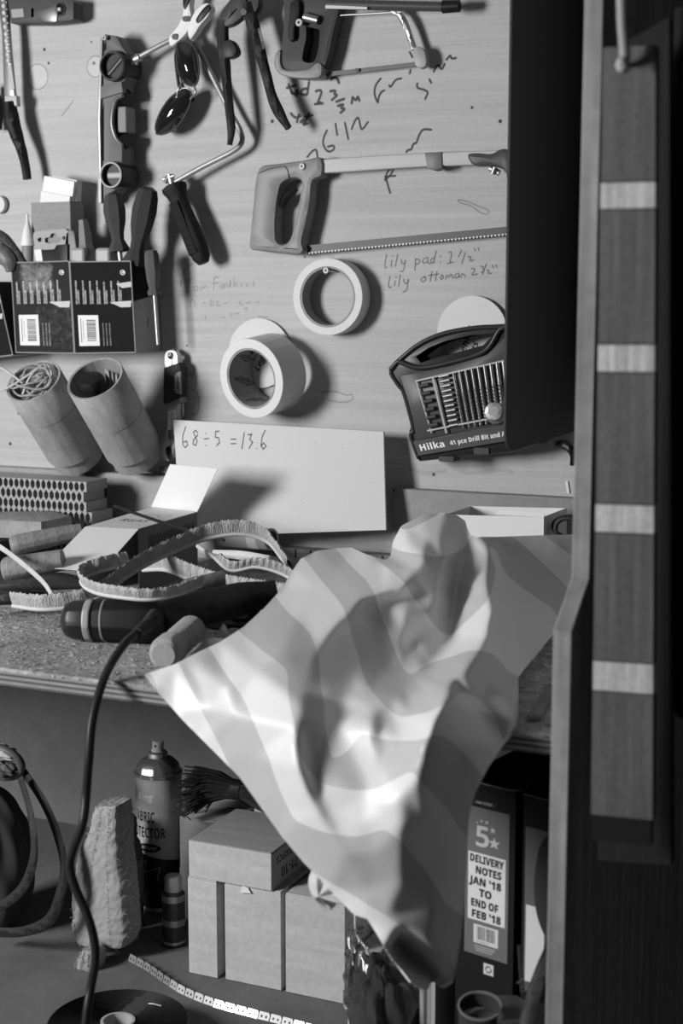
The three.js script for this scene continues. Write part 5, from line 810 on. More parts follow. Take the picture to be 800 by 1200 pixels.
{
  const [p] = [[-.1756,.5005,.2572]];
  bottle('glue_bottle', 'dark bottle with a dark cap half hidden by the white wadding', p, [[0, 0], [0.018, 0], [0.02, 0.003], [0.02, 0.09], [0.017, 0.106], [0.013, 0.112], [0, 0.112]], gm(0.08, 0.4), [[0, 0.112], [0.0135, 0.112], [0.0135, 0.136], [0.011, 0.139], [0, 0.1395]], gm(0.04, 0.6), [[0.0204, 0.03, 0.085, gm(0.16, 0.5)]]);
  const [q] = [[-.0932,.5005,.2853]];
  bottle('small_dropper_bottle', 'small dark bottle with a pale ridged cap and pale label stripe', q, [[0, 0], [0.0125, 0], [0.0138, 0.003], [0.0138, 0.058], [0.0132, 0.064], [0.0105, 0.068], [0, 0.068]], gm(0.05, 0.5), [[0, 0.066], [0.0102, 0.066], [0.0102, 0.084], [0.0088, 0.0862], [0.006, 0.087], [0, 0.086]], gm(0.42, 0.6), [[0.0141, 0.0035, 0.007, gm(0.3, 0.5)], [0.0141, 0.056, 0.064, gm(0.26, 0.5)], [0.01425, 0.026, 0.034, gm(0.22, 0.6)]]);
}
// wadding
function fluff(Lp, Rp, zf, depth, amp, mat, label, name) {     // left and right outline, top to bottom
  const cl = curve(Lp.map(([x, y]) => [x, y, 0])), cr = curve(Rp.map(([x, y]) => [x, y, 0]));
  const g = new THREE.BoxGeometry(1, 1, 1, 40, 80, 16), p = g.attributes.position;
  for (let i = 0; i < p.count; i++) {
    let u = p.getX(i) * 2, v = p.getY(i) * 2, w = p.getZ(i) * 2; const k = Math.pow(Math.pow(Math.abs(u), 4) + Math.pow(Math.abs(v), 8) + Math.pow(Math.abs(w), 2.6), 1 / 4); const m = Math.max(Math.abs(u), Math.abs(v), Math.abs(w)), f = Math.min(1, m / k + 0.02); u *= f; w *= f;
    const t = 0.5 - v / 2, a = cl.getPoint(t), b = cr.getPoint(t), x = a.x + (b.x - a.x) * (u + 1) / 2, y = a.y + (b.y - a.y) * (u + 1) / 2, z = zf - depth / 2 + w * depth / 2;
    const n = (vn(x * 45 + 9, y * 45 + z * 30, 4096, 4096) - 0.5) * 1.6 + (vn(x * 190 + z * 60, y * 190 + z * 90, 4096, 4096) - 0.5) * 0.9 + (vn(x * 700 + z * 200, y * 700 - z * 300, 4096, 4096) - 0.5) * 0.5, n2 = (vn(x * 260 + 50, y * 260 + z * 200, 4096, 4096) - 0.5);
    p.setXYZ(i, x + (n2 * 1.2 + n * 0.5) * amp * Math.sign(u) * Math.abs(u), y + n2 * amp * Math.abs(v), z + n * amp * Math.sign(w));
  }
  const q = mergeVertices((g.deleteAttribute('uv'), g.deleteAttribute('normal'), g), 1e-5); q.computeVertexNormals();
  const hairs = [], qp = q.attributes.position, qn = q.attributes.normal; for (let i = 0; i < qp.count; i += 13) { const L = rr(0.002, 0.007), a = new THREE.Vector3().fromBufferAttribute(qp, i), d = new THREE.Vector3().fromBufferAttribute(qn, i).add(new THREE.Vector3(rr(-0.9, 0.9), rr(-0.9, 0.9), rr(-0.9, 0.9))).normalize(), m = a.clone().addScaledVector(d, L * 0.5), e = m.clone().add(new THREE.Vector3(rr(-1, 1), rr(-1, 1), rr(-1, 1)).multiplyScalar(L * 0.5)); hairs.push(new THREE.TubeGeometry(new THREE.CatmullRomCurve3([a, m, e]), 3, 0.00022, 3)); }
  const t = thing(name, label, 'wadding', [Lp[3][0], 0.5, zf - depth / 2]);
  part(t, 'batt', q, mat); const hp = part(t, 'loose_fibres', hairs, mat); hp.userData.kind = 'stuff'; return t;
}
const wadMat = gm(0.34, 1);
fluff([[-.1575,.6852],[-.1654,.6551],[-.1804,.6269],[-.1886,.5942],[-.1933,.5565],[-.1954,.5296],[-.1888,.5095]], [[-.1227,.6902],[-.1234,.6615],[-.1208,.626],[-.117,.5957],[-.1142,.565],[-.1126,.5393],[-.1154,.519]], 0.36, 0.045, 0.0016, wadMat, 'upright slab of white polyester wadding behind the hanging cord', 'wadding_slab');
fluff([[-.1587,.5214],[-.1663,.5033],[-.1668,.4843],[-.1603,.4688]], [[-.1399,.5249],[-.138,.5107],[-.1432,.491],[-.1508,.4707]], 0.39, 0.03, 0.0014, wadMat, 'loose tuft of white wadding at the foot of the slab', 'wadding_tuft');
// bag with rim and straps at the left border
{
  const c = [[-.332,.5851,.34]][0], t = thing('tool_bag', 'dark soft bag with a rolled rim and strap at the left border', 'bag', [c[0], SY, c[2]]);
  const g = new THREE.SphereGeometry(1, 64, 48), p = g.attributes.position;
  for (let i = 0; i < p.count; i++) { const x = p.getX(i), y = p.getY(i), z = p.getZ(i), a = Math.atan2(z, x), f = 1 + 0.07 * Math.sin(a * 7 + y * 2.4) + 0.03 * Math.sin(a * 13 - y * 5); p.setXYZ(i, c[0] + 0.062 * x * f, Math.max(SY, c[1] + 0.1 * y), c[2] + 0.06 * z * f); }
  g.computeVertexNormals();
  part(t, 'bag_body', g, gm(0.055, 0.7));
  part(t, 'strap', taper([[-.2569,.712,.35],[-.2168,.6892,.37],[-.1918,.6579,.38],[-.179,.6205,.385],[-.1825,.5856,.39],[-.2002,.5513,.39],[-.2382,.5319,.39],[-.2814,.5241,.39]], [0.006, 0.006, 0.006, 0.0055, 0.0065, 0.007, 0.006, 0.006], 60, 10, 0.4), gm(0.025, 0.6));
  part(t, 'strap', taper([[-.2472,.712,.37],[-.2123,.6821,.4],[-.2019,.6412,.41],[-.215,.6032,.41],[-.2374,.5787,.41],[-.2648,.5604,.41]], [0.005, 0.005, 0.005, 0.006, 0.006, 0.005], 50, 10, 0.4), gm(0.03, 0.6));
  part(t, 'rim', tube(ring(0, 0, 0.03, 0.018, 18).map(([a, b]) => { const q = [[-.2835,.724,.36]][0]; return [q[0] + a, q[1] + b * 1.05, q[2] + b * 0.3]; }), 0.0055, 70, 10, true), gm(0.1, 0.5));
  part(t, 'lining', fluffGeo([-.284,.7361,.362], 0.026, 0.009, 0.014), gm(0.45, 0.6), 'pale crumpled lining');
  part(t, 'inner_fold', fluffGeo([-.2775,.7189,.365], 0.02, 0.01, 0.01), gm(0.09, 0.4));
}
function fluffGeo(c, rx, ry, rz, k = 1) { const g = new THREE.SphereGeometry(1, 40, 28), p = g.attributes.position; for (let i = 0; i < p.count; i++) { const x = p.getX(i), y = p.getY(i), z = p.getZ(i), f = 1 + k * 0.18 * Math.sin(9 * x + 4 * y) * Math.sin(8 * z + 3 * x) + k * 0.12 * Math.sin(23 * x + 17 * z + 9 * y); p.setXYZ(i, c[0] + rx * x * f, c[1] + ry * y * f, c[2] + rz * z * f); } g.computeVertexNormals(); return g; }
// big black roll
{
  const [c] = [[-.018,.53,.5273]], t = thing('webbing_roll', 'large roll of black webbing lying flat on the shelf', 'roll', [c[0], SY, c[2]]);
  const R = 0.073, pr = [[0.018, 0], [R, 0], [R, 0.028]]; for (let r = R - 0.001; r > 0.019; r -= 0.0016) pr.push([r, 0.0298], [r - 0.0004, 0.0288]); pr.push([0.018, 0.0285], [0.018, 0]);
  part(t, 'wound_webbing', lathe([c[0], SY, c[2]], [0, 1, 0], pr, 72), gm(0.014, 0.5));
  part(t, 'core', lathe([c[0], SY, c[2]], [0, 1, 0], [[0.015, 0], [0.0178, 0], [0.0178, 0.031], [0.015, 0.031], [0.015, 0]], 36), gm(0.4, 0.7));
  part(t, 'loose_thread', tube([[c[0] + 0.01, 0.531, c[2] - 0.045], [c[0] + 0.016, 0.5325, c[2] - 0.044], [c[0] + 0.024, 0.531, c[2] - 0.046]], 0.0007, 12, 5), M.white);
}
// perforated strip
{
  const t = thing('tack_strip', 'curved strip of perforated metal tack plates on the shelf', 'tack strip', [[.0294,.502,.4102]][0]);
  const c = curve([[-.1171,.502,.3504],[-.083,.502,.3645],[-.0495,.502,.3826],[-.0146,.502,.399],[.0294,.502,.4102],[.0735,.502,.4141],[.1156,.502,.4162],[.1575,.502,.4199]]), n = 20;
  for (let i = 0; i < n; i++) {
    const s = (i + 0.5) / n, p = c.getPointAt(s), tg = c.getTangentAt(s), up = new THREE.Vector3(0, 1, 0), w = c.getLength() / n * 0.46, h = 0.0085, tilt = new THREE.Vector3(0, 0.8, -0.6).normalize();
    const L = (a, b) => p.clone().addScaledVector(tg, a).addScaledVector(tilt, b);
    const sh = new THREE.Shape([[-w, 0], [w, 0], [w, h * 0.7], [w * 0.7, h], [-w, h]].map(([a, b]) => new THREE.Vector2(a, b)));
    for (const hx of [-0.45, 0.4]) { const q = new THREE.Path(); q.absellipse(w * hx, h * 0.45, w * 0.17, h * 0.16, 0, 6.283); sh.holes.push(q); }
    const g = new THREE.ExtrudeGeometry(sh, { depth: 0.0006, bevelEnabled: false, curveSegments: 8 }); const m = new THREE.Matrix4().makeBasis(tg, tilt, new THREE.Vector3().crossVectors(tg, tilt)); m.setPosition(p); g.applyMatrix4(m);
    part(t, 'tack_plate', g, [gm(0.7, 0.35, { metal: 0.7 }), gm(0.3, 0.5, { metal: 0.6 }), gm(0.2, 0.6, { metal: 0.4 })][i < 6 ? 2 : [0, 1, 1, 1, 0, 0, 0][i % 7]]);
  }
}
// lever-arch binders
function binder(label, R, w, H, depth, ang, tex, tw) {       // R: front right top corner
  const d = new THREE.Vector3(Math.cos(ang), 0, Math.sin(ang)), n = new THREE.Vector3(-Math.sin(ang), 0, Math.cos(ang)), r = V3(R);
  const P = (a, b, c) => r.clone().addScaledVector(d, -a).addScaledVector(new THREE.Vector3(0, -1, 0), b).addScaledVector(n, -c).toArray();
  const t = thing('lever_arch_binder', label, 'binder', P(w / 2, H, depth / 2), 'lever-arch binders under the bench'), blk = gm(0.013, 0.5);
  part(t, 'spine', slab([P(w, H, 0), P(0, H, 0), P(0, 0, 0), P(w, 0, 0)], 0.003), blk);
  part(t, 'cover', slab([P(0, H, 0.0005), P(0, H, depth), P(0, -0.004, depth), P(0, 0, 0.0005)], 0.003), blk);
  part(t, 'cover', slab([P(w, H, depth), P(w, H, 0.0005), P(w, 0, 0.0005), P(w, -0.004, depth)], 0.003), blk);
  part(t, 'paper_block', slab([P(w - 0.006, H, 0.02), P(0.006, H, 0.02), P(0.006, 0.02, 0.02), P(w - 0.006, 0.02, 0.02)], depth - 0.06), gm(0.05, 0.8));
  part(t, 'spine_label', slab([P(w - tw[0], tw[3], -0.0006), P(w - tw[1], tw[3], -0.0006), P(w - tw[1], tw[2], -0.0006), P(w - tw[0], tw[2], -0.0006)], 0.0004), gm(1, 0.6, { map: tex }), 'printed grey spine label');
  part(t, 'edge_trim', tube([P(w, -0.0005, 0), P(0, -0.0005, 0), P(0, -0.002, 0.03)], 0.0007, 10, 6), gm(0.2, 0.4));
  return P;
}
{
  const tex = canvasTex(512, 1700, (x, W, H) => {
    x.fillStyle = '#6a6a6a'; x.fillRect(0, 0, W, H);
    const star = (cx, cy, r, a = 0) => { x.beginPath(); for (let i = 0; i < 10; i++) { const q = i % 2 ? r * 0.42 : r, t = a - Math.PI / 2 + i * Math.PI / 5; x.lineTo(cx + q * Math.cos(t), cy + q * Math.sin(t)); } x.fill(); };
    x.fillStyle = '#c8c8c8'; x.font = 'bold 330px sans-serif'; x.fillText('5', 110, 440); star(340, 370, 72); star(320, 225, 40); star(250, 150, 26); star(185, 150, 20); star(135, 175, 14);
    x.fillStyle = '#dcdcdc'; x.fillRect(36, 520, W - 72, 780); x.strokeStyle = '#b4b4b4'; x.lineWidth = 3; for (let i = 1; i < 6; i++) { x.beginPath(); x.moveTo(36, 520 + i * 134); x.lineTo(W - 36, 520 + i * 134); x.stroke(); }
    x.fillStyle = '#111'; x.strokeStyle = '#111'; x.font = 'bold 116px sans-serif'; ['DELIVERY', 'NOTES', "JAN '18", 'TO', 'END OF', "FEB '18"].forEach((s, i) => { const ww = [400, 310, 370, 150, 330, 350][i], x0 = [52, 120, 60, 170, 70, 80][i]; x.save(); x.translate(x0, 628 + i * 128); x.rotate(0.02); x.fillText(s, 0, 0, ww); x.lineWidth = 7; x.strokeText(s, 0, 0, ww); x.restore(); });
    x.fillStyle = '#d6d6d6'; x.fillRect(110, 1345, 290, 215); x.fillStyle = '#222'; let u = 150; while (u < 365) { const w = 3 + rnd() * 9; x.fillRect(u, 1365, w, 150); u += w + 3 + rnd() * 8; } x.font = '26px sans-serif'; x.fillText('5 012345 671', 140, 1548, 240);
    x.fillStyle = '#bbb'; for (let i = 0; i < 3; i++) x.fillRect(120 + i * 10, 1590 + i * 26, 250 - i * 30, 9);
  });
  const P = binder('black lever-arch binder with a handwritten delivery notes label', [0.391, 0.82, 0.483], 0.064, 0.3195, 0.26, 0.24, tex, [0.01, 0.058, 0.024, 0.17]);
  const t2 = canvasTex(256, 640, (x, W, H) => { x.fillStyle = '#5c5c5c'; x.fillRect(0, 0, W, H); x.fillStyle = '#d6d6d6'; x.fillRect(20, 300, W - 40, 300); });
  binder('second black binder standing against the gable', [0.428, 0.817, 0.487], 0.031, 0.3165, 0.18, 0.22, t2, [0.003, 0.026, 0.03, 0.19]);
  const code = canvasTex(256, 48, (x) => { x.fillStyle = '#0c0c0c'; x.fillRect(0, 0, 256, 48); x.fillStyle = '#bbb'; x.font = 'bold 34px sans-serif'; x.fillText('code 423095', 6, 36, 244); });
  const holder = scene.getObjectByName('lever_arch_binder'), w = 0.064;
  part(holder, 'code_print', slab([P(w - 0.02, 0.0215, -0.0005), P(w - 0.044, 0.0215, -0.0005), P(w - 0.044, 0.0165, -0.0005), P(w - 0.02, 0.0165, -0.0005)], 0.0003), gm(1, 0.6, { map: code }));
  const rec = canvasTex(128, 128, (x) => { x.fillStyle = '#d0d0d0'; x.fillRect(0, 0, 128, 128); x.strokeStyle = '#111'; x.lineWidth = 13; x.beginPath(); x.arc(64, 64, 34, -0.4, 2.4); x.stroke(); x.beginPath(); x.arc(64, 64, 34, 2.8, 5.5); x.stroke(); });
  part(holder, 'recycling_mark', slab([P(w - 0.032, 0.187, -0.0005), P(w - 0.043, 0.187, -0.0005), P(w - 0.043, 0.176, -0.0005), P(w - 0.032, 0.176, -0.0005)], 0.0003), gm(1, 0.6, { map: rec }));
}
// oval leather piece against the second binder
solo('leather_oval', 'dark oval leather piece leaning against the second binder', 'leather piece', ex(smooth([[.4256,.786],[.4193,.777],[.4157,.7578],[.4146,.7332],[.4183,.7092],[.4259,.6917],[.4325,.6831],[.4403,.6927],[.4424,.7419],[.4352,.7811]], 4), 0.5, 0.004, 0.001), gm(0.06, 0.6));
// pale folders standing left of the binder
for (const [px, g, lab] of [[0.305, 0.5, 'white card folder standing left of the black binder'], [0.297, 0.32, 'grey card folder standing beside the white one'], [0.283, 0.55, 'second white card folder nearer the staple box']]) solo('card_folder', lab, 'folder', box(px, px + 0.004, SY, 0.755 - (0.305 - px) * 2, 0.2, 0.47 - (0.305 - px) * 1.2), gm(g, 0.7), 'card folders beside the binder');
// staples carton
{
  const tex = canvasTex(192, 768, (x, W, H) => { x.fillStyle = '#cfcfcf'; x.fillRect(0, 0, W, H); x.fillStyle = '#222'; x.translate(70, 60); x.rotate(Math.PI / 2); x.font = 'bold 56px sans-serif'; x.fillText('71/4mm x', 0, 0, 260); x.fillText('Staples', 0, 68, 210); });
  const t = thing('staples_carton', 'white carton printed Staples standing below the hanging cloth', 'carton', [0.25, SY, 0.4]);
  const q = [[.2702,.4999,.42],[.2953,.5017,.42],[.2927,.5802,.42],[.2677,.5799,.42]]; q[0][1] = q[1][1] = SY;
  part(t, 'carton_body', box(q[0][0], q[1][0], SY, q[3][1], 0.34, 0.4195, 0.0006), gm(0.1, 0.7)); part(t, 'front_print', slab(q, 0.0005), gm(1, 0.7, { map: tex }));
}
// plastic bag of dark offcuts
{
  const c = [[.2432,.5638,.44]][0], t = thing('plastic_bag', 'clear plastic bag of dark offcuts beneath the hanging cloth', 'bag', [c[0], SY, c[2]]);
  part(t, 'contents', fluffGeo([c[0], 0.555, c[2]], 0.034, 0.055, 0.03), gm(0.13, 0.9, { bumpMap: retex(fineBump, 8, 8), bumpScale: 0.004 }));
  const g = fluffGeo([c[0], 0.57, c[2]], 0.04, 0.069, 0.036, 0.45); const p = g.attributes.position; for (let i = 0; i < p.count; i++) if (p.getY(i) > 0.6) p.setX(i, p.getX(i) - (p.getY(i) - 0.6) * 0.5); g.computeVertexNormals();
  part(t, 'film', g, gm(0.95, 0.12, { phys: true, transmission: 1, thickness: 0, ior: 1.4 }), 'clear plastic film');
  part(t, 'folded_edge', tube([[.2024,.6422,.42],[.2065,.6238,.425],[.222,.6075,.43],[.2164,.5862,.43],[.2031,.5604,.43],[.1993,.5128,.43]], 0.0016, 40, 6), gm(0.5, 0.3));
}
// tool pouch with a zip
{
  const t = thing('leather_pouch', 'dark leather pouch with a curled open zip in front of the binders', 'pouch', [[.347,.5,.3668]][0]);
  part(t, 'pouch_body', prism([[.3802,.645,.6575],[.3772,.645,.5714],[.3834,.645,.5327],[.4076,.645,.522],[.4238,.645,.5329],[.4577,.645,.6307]], 0.143, 0.008), gm(0.07, 0.5));
  const zc = [[.3929,.6529,.585]][0], zp = []; for (let i = 0; i <= 20; i++) { const a = 0.3 + i / 20 * 5.6; zp.push([zc[0] + 0.019 * Math.cos(a), zc[1] + 0.006 * Math.sin(a) + 0.004, zc[2] - 0.014 * Math.sin(a)]); }
  const zcur = curve(zp), zn = 70; const tape = []; { const pos = [], idx = []; for (let i = 0; i <= zn; i++) { const p = zcur.getPointAt(i / zn); pos.push(p.x, p.y, p.z, p.x, p.y - 0.014, p.z); } for (let i = 0; i < zn; i++) { const a = 2 * i; idx.push(a, a + 1, a + 2, a + 2, a + 1, a + 3); } const g = new THREE.BufferGeometry(); g.setAttribute('position', new THREE.Float32BufferAttribute(pos, 3)); g.setIndex(idx); g.computeVertexNormals(); tape.push(g); }
  part(t, 'zip_tape', tape, gm(0.04, 0.8));
  const teeth = []; for (let i = 0; i <= 56; i++) { const p = zcur.getPointAt(i / 56), b = new THREE.BoxGeometry(0.0014, 0.0022, 0.0014); b.translate(p.x, p.y, p.z); teeth.push(b); } const tz = part(t, 'zip_teeth', teeth, gm(0.4, 0.4, { metal: 0.6 })); tz.userData.kind = 'stuff';
  part(t, 'handle_strap', taper([[.463,.7379,.6],[.4589,.7225,.61],[.4527,.6993,.62],[.4489,.673,.63],[.448,.6425,.63]], [0.005, 0.006, 0.006, 0.006, 0.006], 30, 10, 0.5), gm(0.09, 0.45));
  part(t, 'inner_zip', tube([[.4534,.7126,.58],[.4504,.707,.59],[.4492,.6929,.59],[.451,.6779,.59]], 0.004, 24, 8), gm(0.06, 0.6));
  part(t, 'peg', cyl(...[[.4193,.6576,.545],[.4154,.7002,.545]], 0.0022, 0.0018, 10), M.steelDark);
  for (let i = 0; i < 5; i++) { const [a] = [[.4311,.6923,.6]]; part(t, 'stitch', tube([[a[0] + i * 0.0028, a[1] - i * 0.003, a[2]], [a[0] + 0.006 + i * 0.003, a[1] + 0.006 - i * 0.005, a[2] + 0.002]], 0.0006, 4, 5), gm(0.6, 0.7)); }
}

// ---------- draped striped satin cloth ----------
{
  const O = V3([.22,.92,.58]), E1 = V3([.9023,0,-.4312]), E2 = V3([-.112,.9657,-.2344]), EN = V3([.4164,.2598,.8713]);
  const CTRL = [[.0627,.078,-.0914],[.0839,.0849,-.0986],[.1037,.092,-.1076],[.038,.0531,-.0381],[.0261,.0318,-.0038],[-.0403,.0185,.0447],[-.0183,.0337,.023],[-.0687,.0077,.0392],[-.0817,-.0145,.0326],[-.0033,.0723,-.0683],[.0135,.1002,-.1213],[.0397,.1192,-.1491],[-.0584,-.0202,.0529],[-.0398,-.0563,.0604],[-.018,-.0969,.0672],[.1043,-.0045,.0906],[.0886,-.0219,.1068],[.1259,.006,.0926],[.0892,.016,-.0021],[.0915,.0021,.0504],[.0798,-.0037,.0706],[.0599,-.0285,.1138],[.0605,-.0288,.1014],[.0658,-.0624,.1282],[.0519,-.0828,.1262],[.0796,-.0419,.1326],[.1826,.029,.0064],[.1611,.0059,.0698],[.144,-.0151,.1188],[.1269,-.0419,.1433],[.1201,-.0691,.1384],[.2206,.1361,-.2043],[.2591,.1328,-.2205],[.2968,.1345,-.2416],[.27,.103,-.183],[.2372,.092,-.1448],[.2859,.0988,-.1877],[.2033,.0993,-.1481],[.2099,.084,-.1237],[.2044,.0487,-.0786],[.302,.1041,-.2013],[.1101,.1463,-.1644],[.1287,.1544,-.176],[.1321,.1307,-.1382],[.0669,.1371,-.1768],[.0789,.1282,-.156],[.0889,.1229,-.1353],[.0581,-.1297,.1316],[.0778,-.1083,.1471],[.0785,-.1501,.1304],[.0987,-.1023,.1418],[.1141,-.1316,.1186],[.1074,-.1733,.1098],[.0519,-.1593,.1091],[.0688,-.179,.1144],[.0776,-.2135,.0441],[.088,-.2245,.0383],[.0981,-.2329,.0398],[.1096,-.242,.0408],[-.1428,.016,-.0009],[-.1286,.0205,-.0002],[-.1144,.025,.0006],[-.1052,.03,-.0039],[-.096,.035,-.0082],[-.0857,.0402,-.0167],[-.0753,.0454,-.0251],[-.0655,.0526,-.0412],[-.0555,.06,-.0572],[-.0461,.0701,-.0774],[-.0364,.0806,-.0974],[-.0285,.0909,-.1176],[-.0204,.1015,-.1377],[-.0141,.1134,-.1544],[-.0077,.1255,-.1709],[-.0016,.1357,-.1881],[.0145,.1448,-.2006],[.0325,.1481,-.2081],[.0523,.1491,-.2095],[-.125,-.0046,.0081],[-.1151,-.0152,.0118],[-.1053,-.0257,.0156],[-.0967,-.0339,.0195],[-.0881,-.042,.0235],[-.0796,-.0501,.0275],[-.0715,-.0578,.0313],[-.0633,-.0656,.0352],[-.0553,-.0732,.039],[-.049,-.0816,.0418],[-.0428,-.0899,.0446],[-.0366,-.0982,.0473],[-.0304,-.1064,.05],[-.0243,-.1146,.0528],[-.0182,-.1228,.0555],[-.0121,-.1297,.0586],[-.0061,-.1365,.0616],[-.0001,-.1433,.0647],[.007,-.1499,.0693],[.0141,-.1564,.0739],[.0222,-.1646,.0786],[.0302,-.1727,.0833],[.0419,-.1834,.0919],[.1028,.1036,-.0934],[.0909,.0992,-.089],[.079,.0948,-.0846],[.0685,.0909,-.0794],[.058,.0869,-.0742],[.0484,.0771,-.0586],[.039,.0675,-.0429],[.0306,.0578,-.0267],[.0224,.0482,-.0104],[.0175,.0379,.0074],[.0126,.0279,.0252],[.008,.0182,.0433],[.0046,.0083,.06],[.0014,-.0014,.0768],[-.0017,-.0108,.0938],[-.0034,-.0208,.0998],[-.0051,-.0307,.1059],[-.0067,-.0405,.112],[-.005,-.0514,.1157],[-.0033,-.0623,.1193],[.0005,-.074,.1181],[.0043,-.0858,.1168],[.0108,-.0975,.1169],[.0173,-.1091,.117],[.0249,-.12,.1178],[.0324,-.1308,.1186],[.1208,.1304,-.1152],[.1092,.1173,-.1095],[.106,.1054,-.1017],[.1028,.0937,-.0938],[.0979,.0721,-.0756],[.0953,.0565,-.0639],[.0927,.0413,-.052],[.0794,.0258,-.0318],[.0657,.0106,.0182],[.0589,-.0021,.0653],[.0624,-.015,.0808],[.0773,-.02,.0845],[.1823,.1581,-.1886],[.1896,.1432,-.1637],[.1851,.1218,-.1373],[.1788,.0971,-.0897],[.1769,.0846,-.0596],[.1749,.0724,-.0294],[.1685,.0601,-.0084],[.1622,.0481,.0128],[.1528,.0362,.0423],[.1436,.0249,.072],[.1342,.0159,.0965],[.1251,.0073,.1213],[.1174,-.0003,.1383],[.1098,-.0077,.1556],[.1047,-.0177,.1618],[.0996,-.0275,.1681],[.0966,-.0374,.1697],[.0937,-.0473,.1714],[.0922,-.058,.1677],[.0906,-.0687,.1641],[.0843,-.0757,.1568],[.078,-.0828,.1495],[.0705,-.0895,.1434],[.0629,-.0963,.1372],[.0555,-.1023,.1325],[.0481,-.1084,.1278],[.0423,-.1155,.1242],[.0365,-.1225,.1206],[.0708,.0688,-.0899],[.0632,.0534,-.0622],[.0559,.0386,-.0342],[.051,.0277,-.0117],[.0463,.0171,.0111],[.0417,.0069,.034],[.037,-.0053,.0697],[.0336,-.0173,.0693],[.0297,-.0288,.0873],[.1765,.1744,-.2307],[.172,.1574,-.2169],[.1675,.1408,-.2029],[.1641,.128,-.1927],[.1608,.1153,-.1825],[.1574,.1029,-.1722],[.1545,.0879,-.1547],[.1517,.0732,-.1371],[.1487,.0613,-.1177],[.1457,.0498,-.0982],[.1341,.0368,-.0741],[.1213,.024,-.0322],[.2444,.0519,-.1061],[.231,.0409,-.0813],[.2178,.0302,-.0563],[.2027,.0197,-.0184],[.188,.0098,.0199],[.1824,-.0015,.0634],[.1773,-.012,.1028],[.1724,-.022,.1328],[.1725,-.0324,.1283],[.1642,-.0443,.121],[.1574,-.0538,.1237],[.1506,-.0632,.1264],[.1451,-.0736,.1238],[.1397,-.0839,.1211],[.1375,-.0945,.1172],[.1353,-.105,.1133],[.135,-.1144,.1106],[.1346,-.1238,.1079],[.1343,-.1332,.1052],[.134,-.145,.1019],[.1337,-.1569,.0986],[.1334,-.1688,.0952],[.1324,-.1807,.0915],[.1314,-.1927,.0878],[.1305,-.2048,.0841],[.1286,-.2152,.0832],[.1267,-.2257,.0824],[.2043,.1606,-.2138],[.2192,.162,-.2233],[.2343,.1634,-.2326],[.2494,.1646,-.2409],[.2646,.1659,-.2491],[.2831,.1671,-.2568],[.3018,.1683,-.2645],[.3177,.1691,-.2736],[.091,.1374,-.182],[.0951,.1547,-.204],[.1052,.1732,-.217],[.1169,.1791,-.2211],[.1286,.185,-.2252],[.1476,.1885,-.2321],[.1667,.1866,-.2403],[.054,-.1874,.1026],[.0589,-.1947,.1068],[.0637,-.2019,.1111],[.0684,-.2091,.1153],[.0735,-.2168,.1158],[.0785,-.2244,.1162],[.0892,-.2341,.1189],[.1027,-.2408,.1123],[.1142,-.2433,.1001],[.1229,-.2379,.0829],[.1517,.1871,-.2281],[.1479,.1715,-.2038],[.144,.1564,-.1793],[.1431,.1339,-.1456],[.1394,.1186,-.1264],[.1388,.1147,-.1208],[.133,.0935,-.1065],[.1244,.0763,-.097],[.1167,.061,-.0865],[.1093,.0509,-.0785],[.1021,.041,-.0705],[.0024,-.041,.0992],[.0045,-.0528,.1016],[.0065,-.0645,.1041],[.0103,-.0755,.1064],[.0141,-.0864,.1088],[.0203,-.0979,.1116],[.0264,-.1094,.1145],[.0907,.0066,.0306],[.101,.0104,.0195],[.1111,.0142,.0129],[.1196,.0177,.0249],[.1279,.0212,.0369],[.1409,.0266,.0631],[.0622,-.1854,.1071],[.0706,-.1877,.1107],[.0791,-.1899,.1143],[.0895,-.1972,.1118],[.1,-.2044,.1093],[.1084,-.2143,.0993],[.1169,-.2243,.0893]];
  const RIM = [[-.1428,.016],[-.1144,.025],[-.096,.035],[-.0753,.0454],[-.0555,.06],[-.0364,.0806],[-.0204,.1015],[-.0077,.1255],[-.0016,.1357],[.0145,.1448],[.0325,.1481],[.0523,.1491],[.0671,.1393],[.0854,.1323],[.091,.1374],[.0951,.1547],[.1052,.1732],[.1286,.185],[.1476,.1885],[.1667,.1866],[.1752,.1804],[.1771,.1625],[.1823,.1581],[.2043,.1606],[.2343,.1634],[.2646,.1659],[.3018,.1683],[.3177,.1691],[.302,.1041],[.2868,.1009],[.2444,.0519],[.2178,.0302],[.1917,.01],[.1828,-.0124],[.1756,-.033],[.1642,-.0443],[.1506,-.0632],[.1397,-.0839],[.1353,-.105],[.1343,-.1332],[.1334,-.1688],[.1305,-.2048],[.1267,-.2257],[.1236,-.2392],[.1126,-.2444],[.0994,-.2418],[.0866,-.2343],[.0718,-.2166],[.0588,-.1955],[.052,-.1854],[.0419,-.1834],[.0302,-.1727],[.0141,-.1564],[-.0001,-.1433],[-.0182,-.1228],[-.0366,-.0982],[-.0553,-.0732],[-.0796,-.0501],[-.1053,-.0257],[-.125,-.0046]];
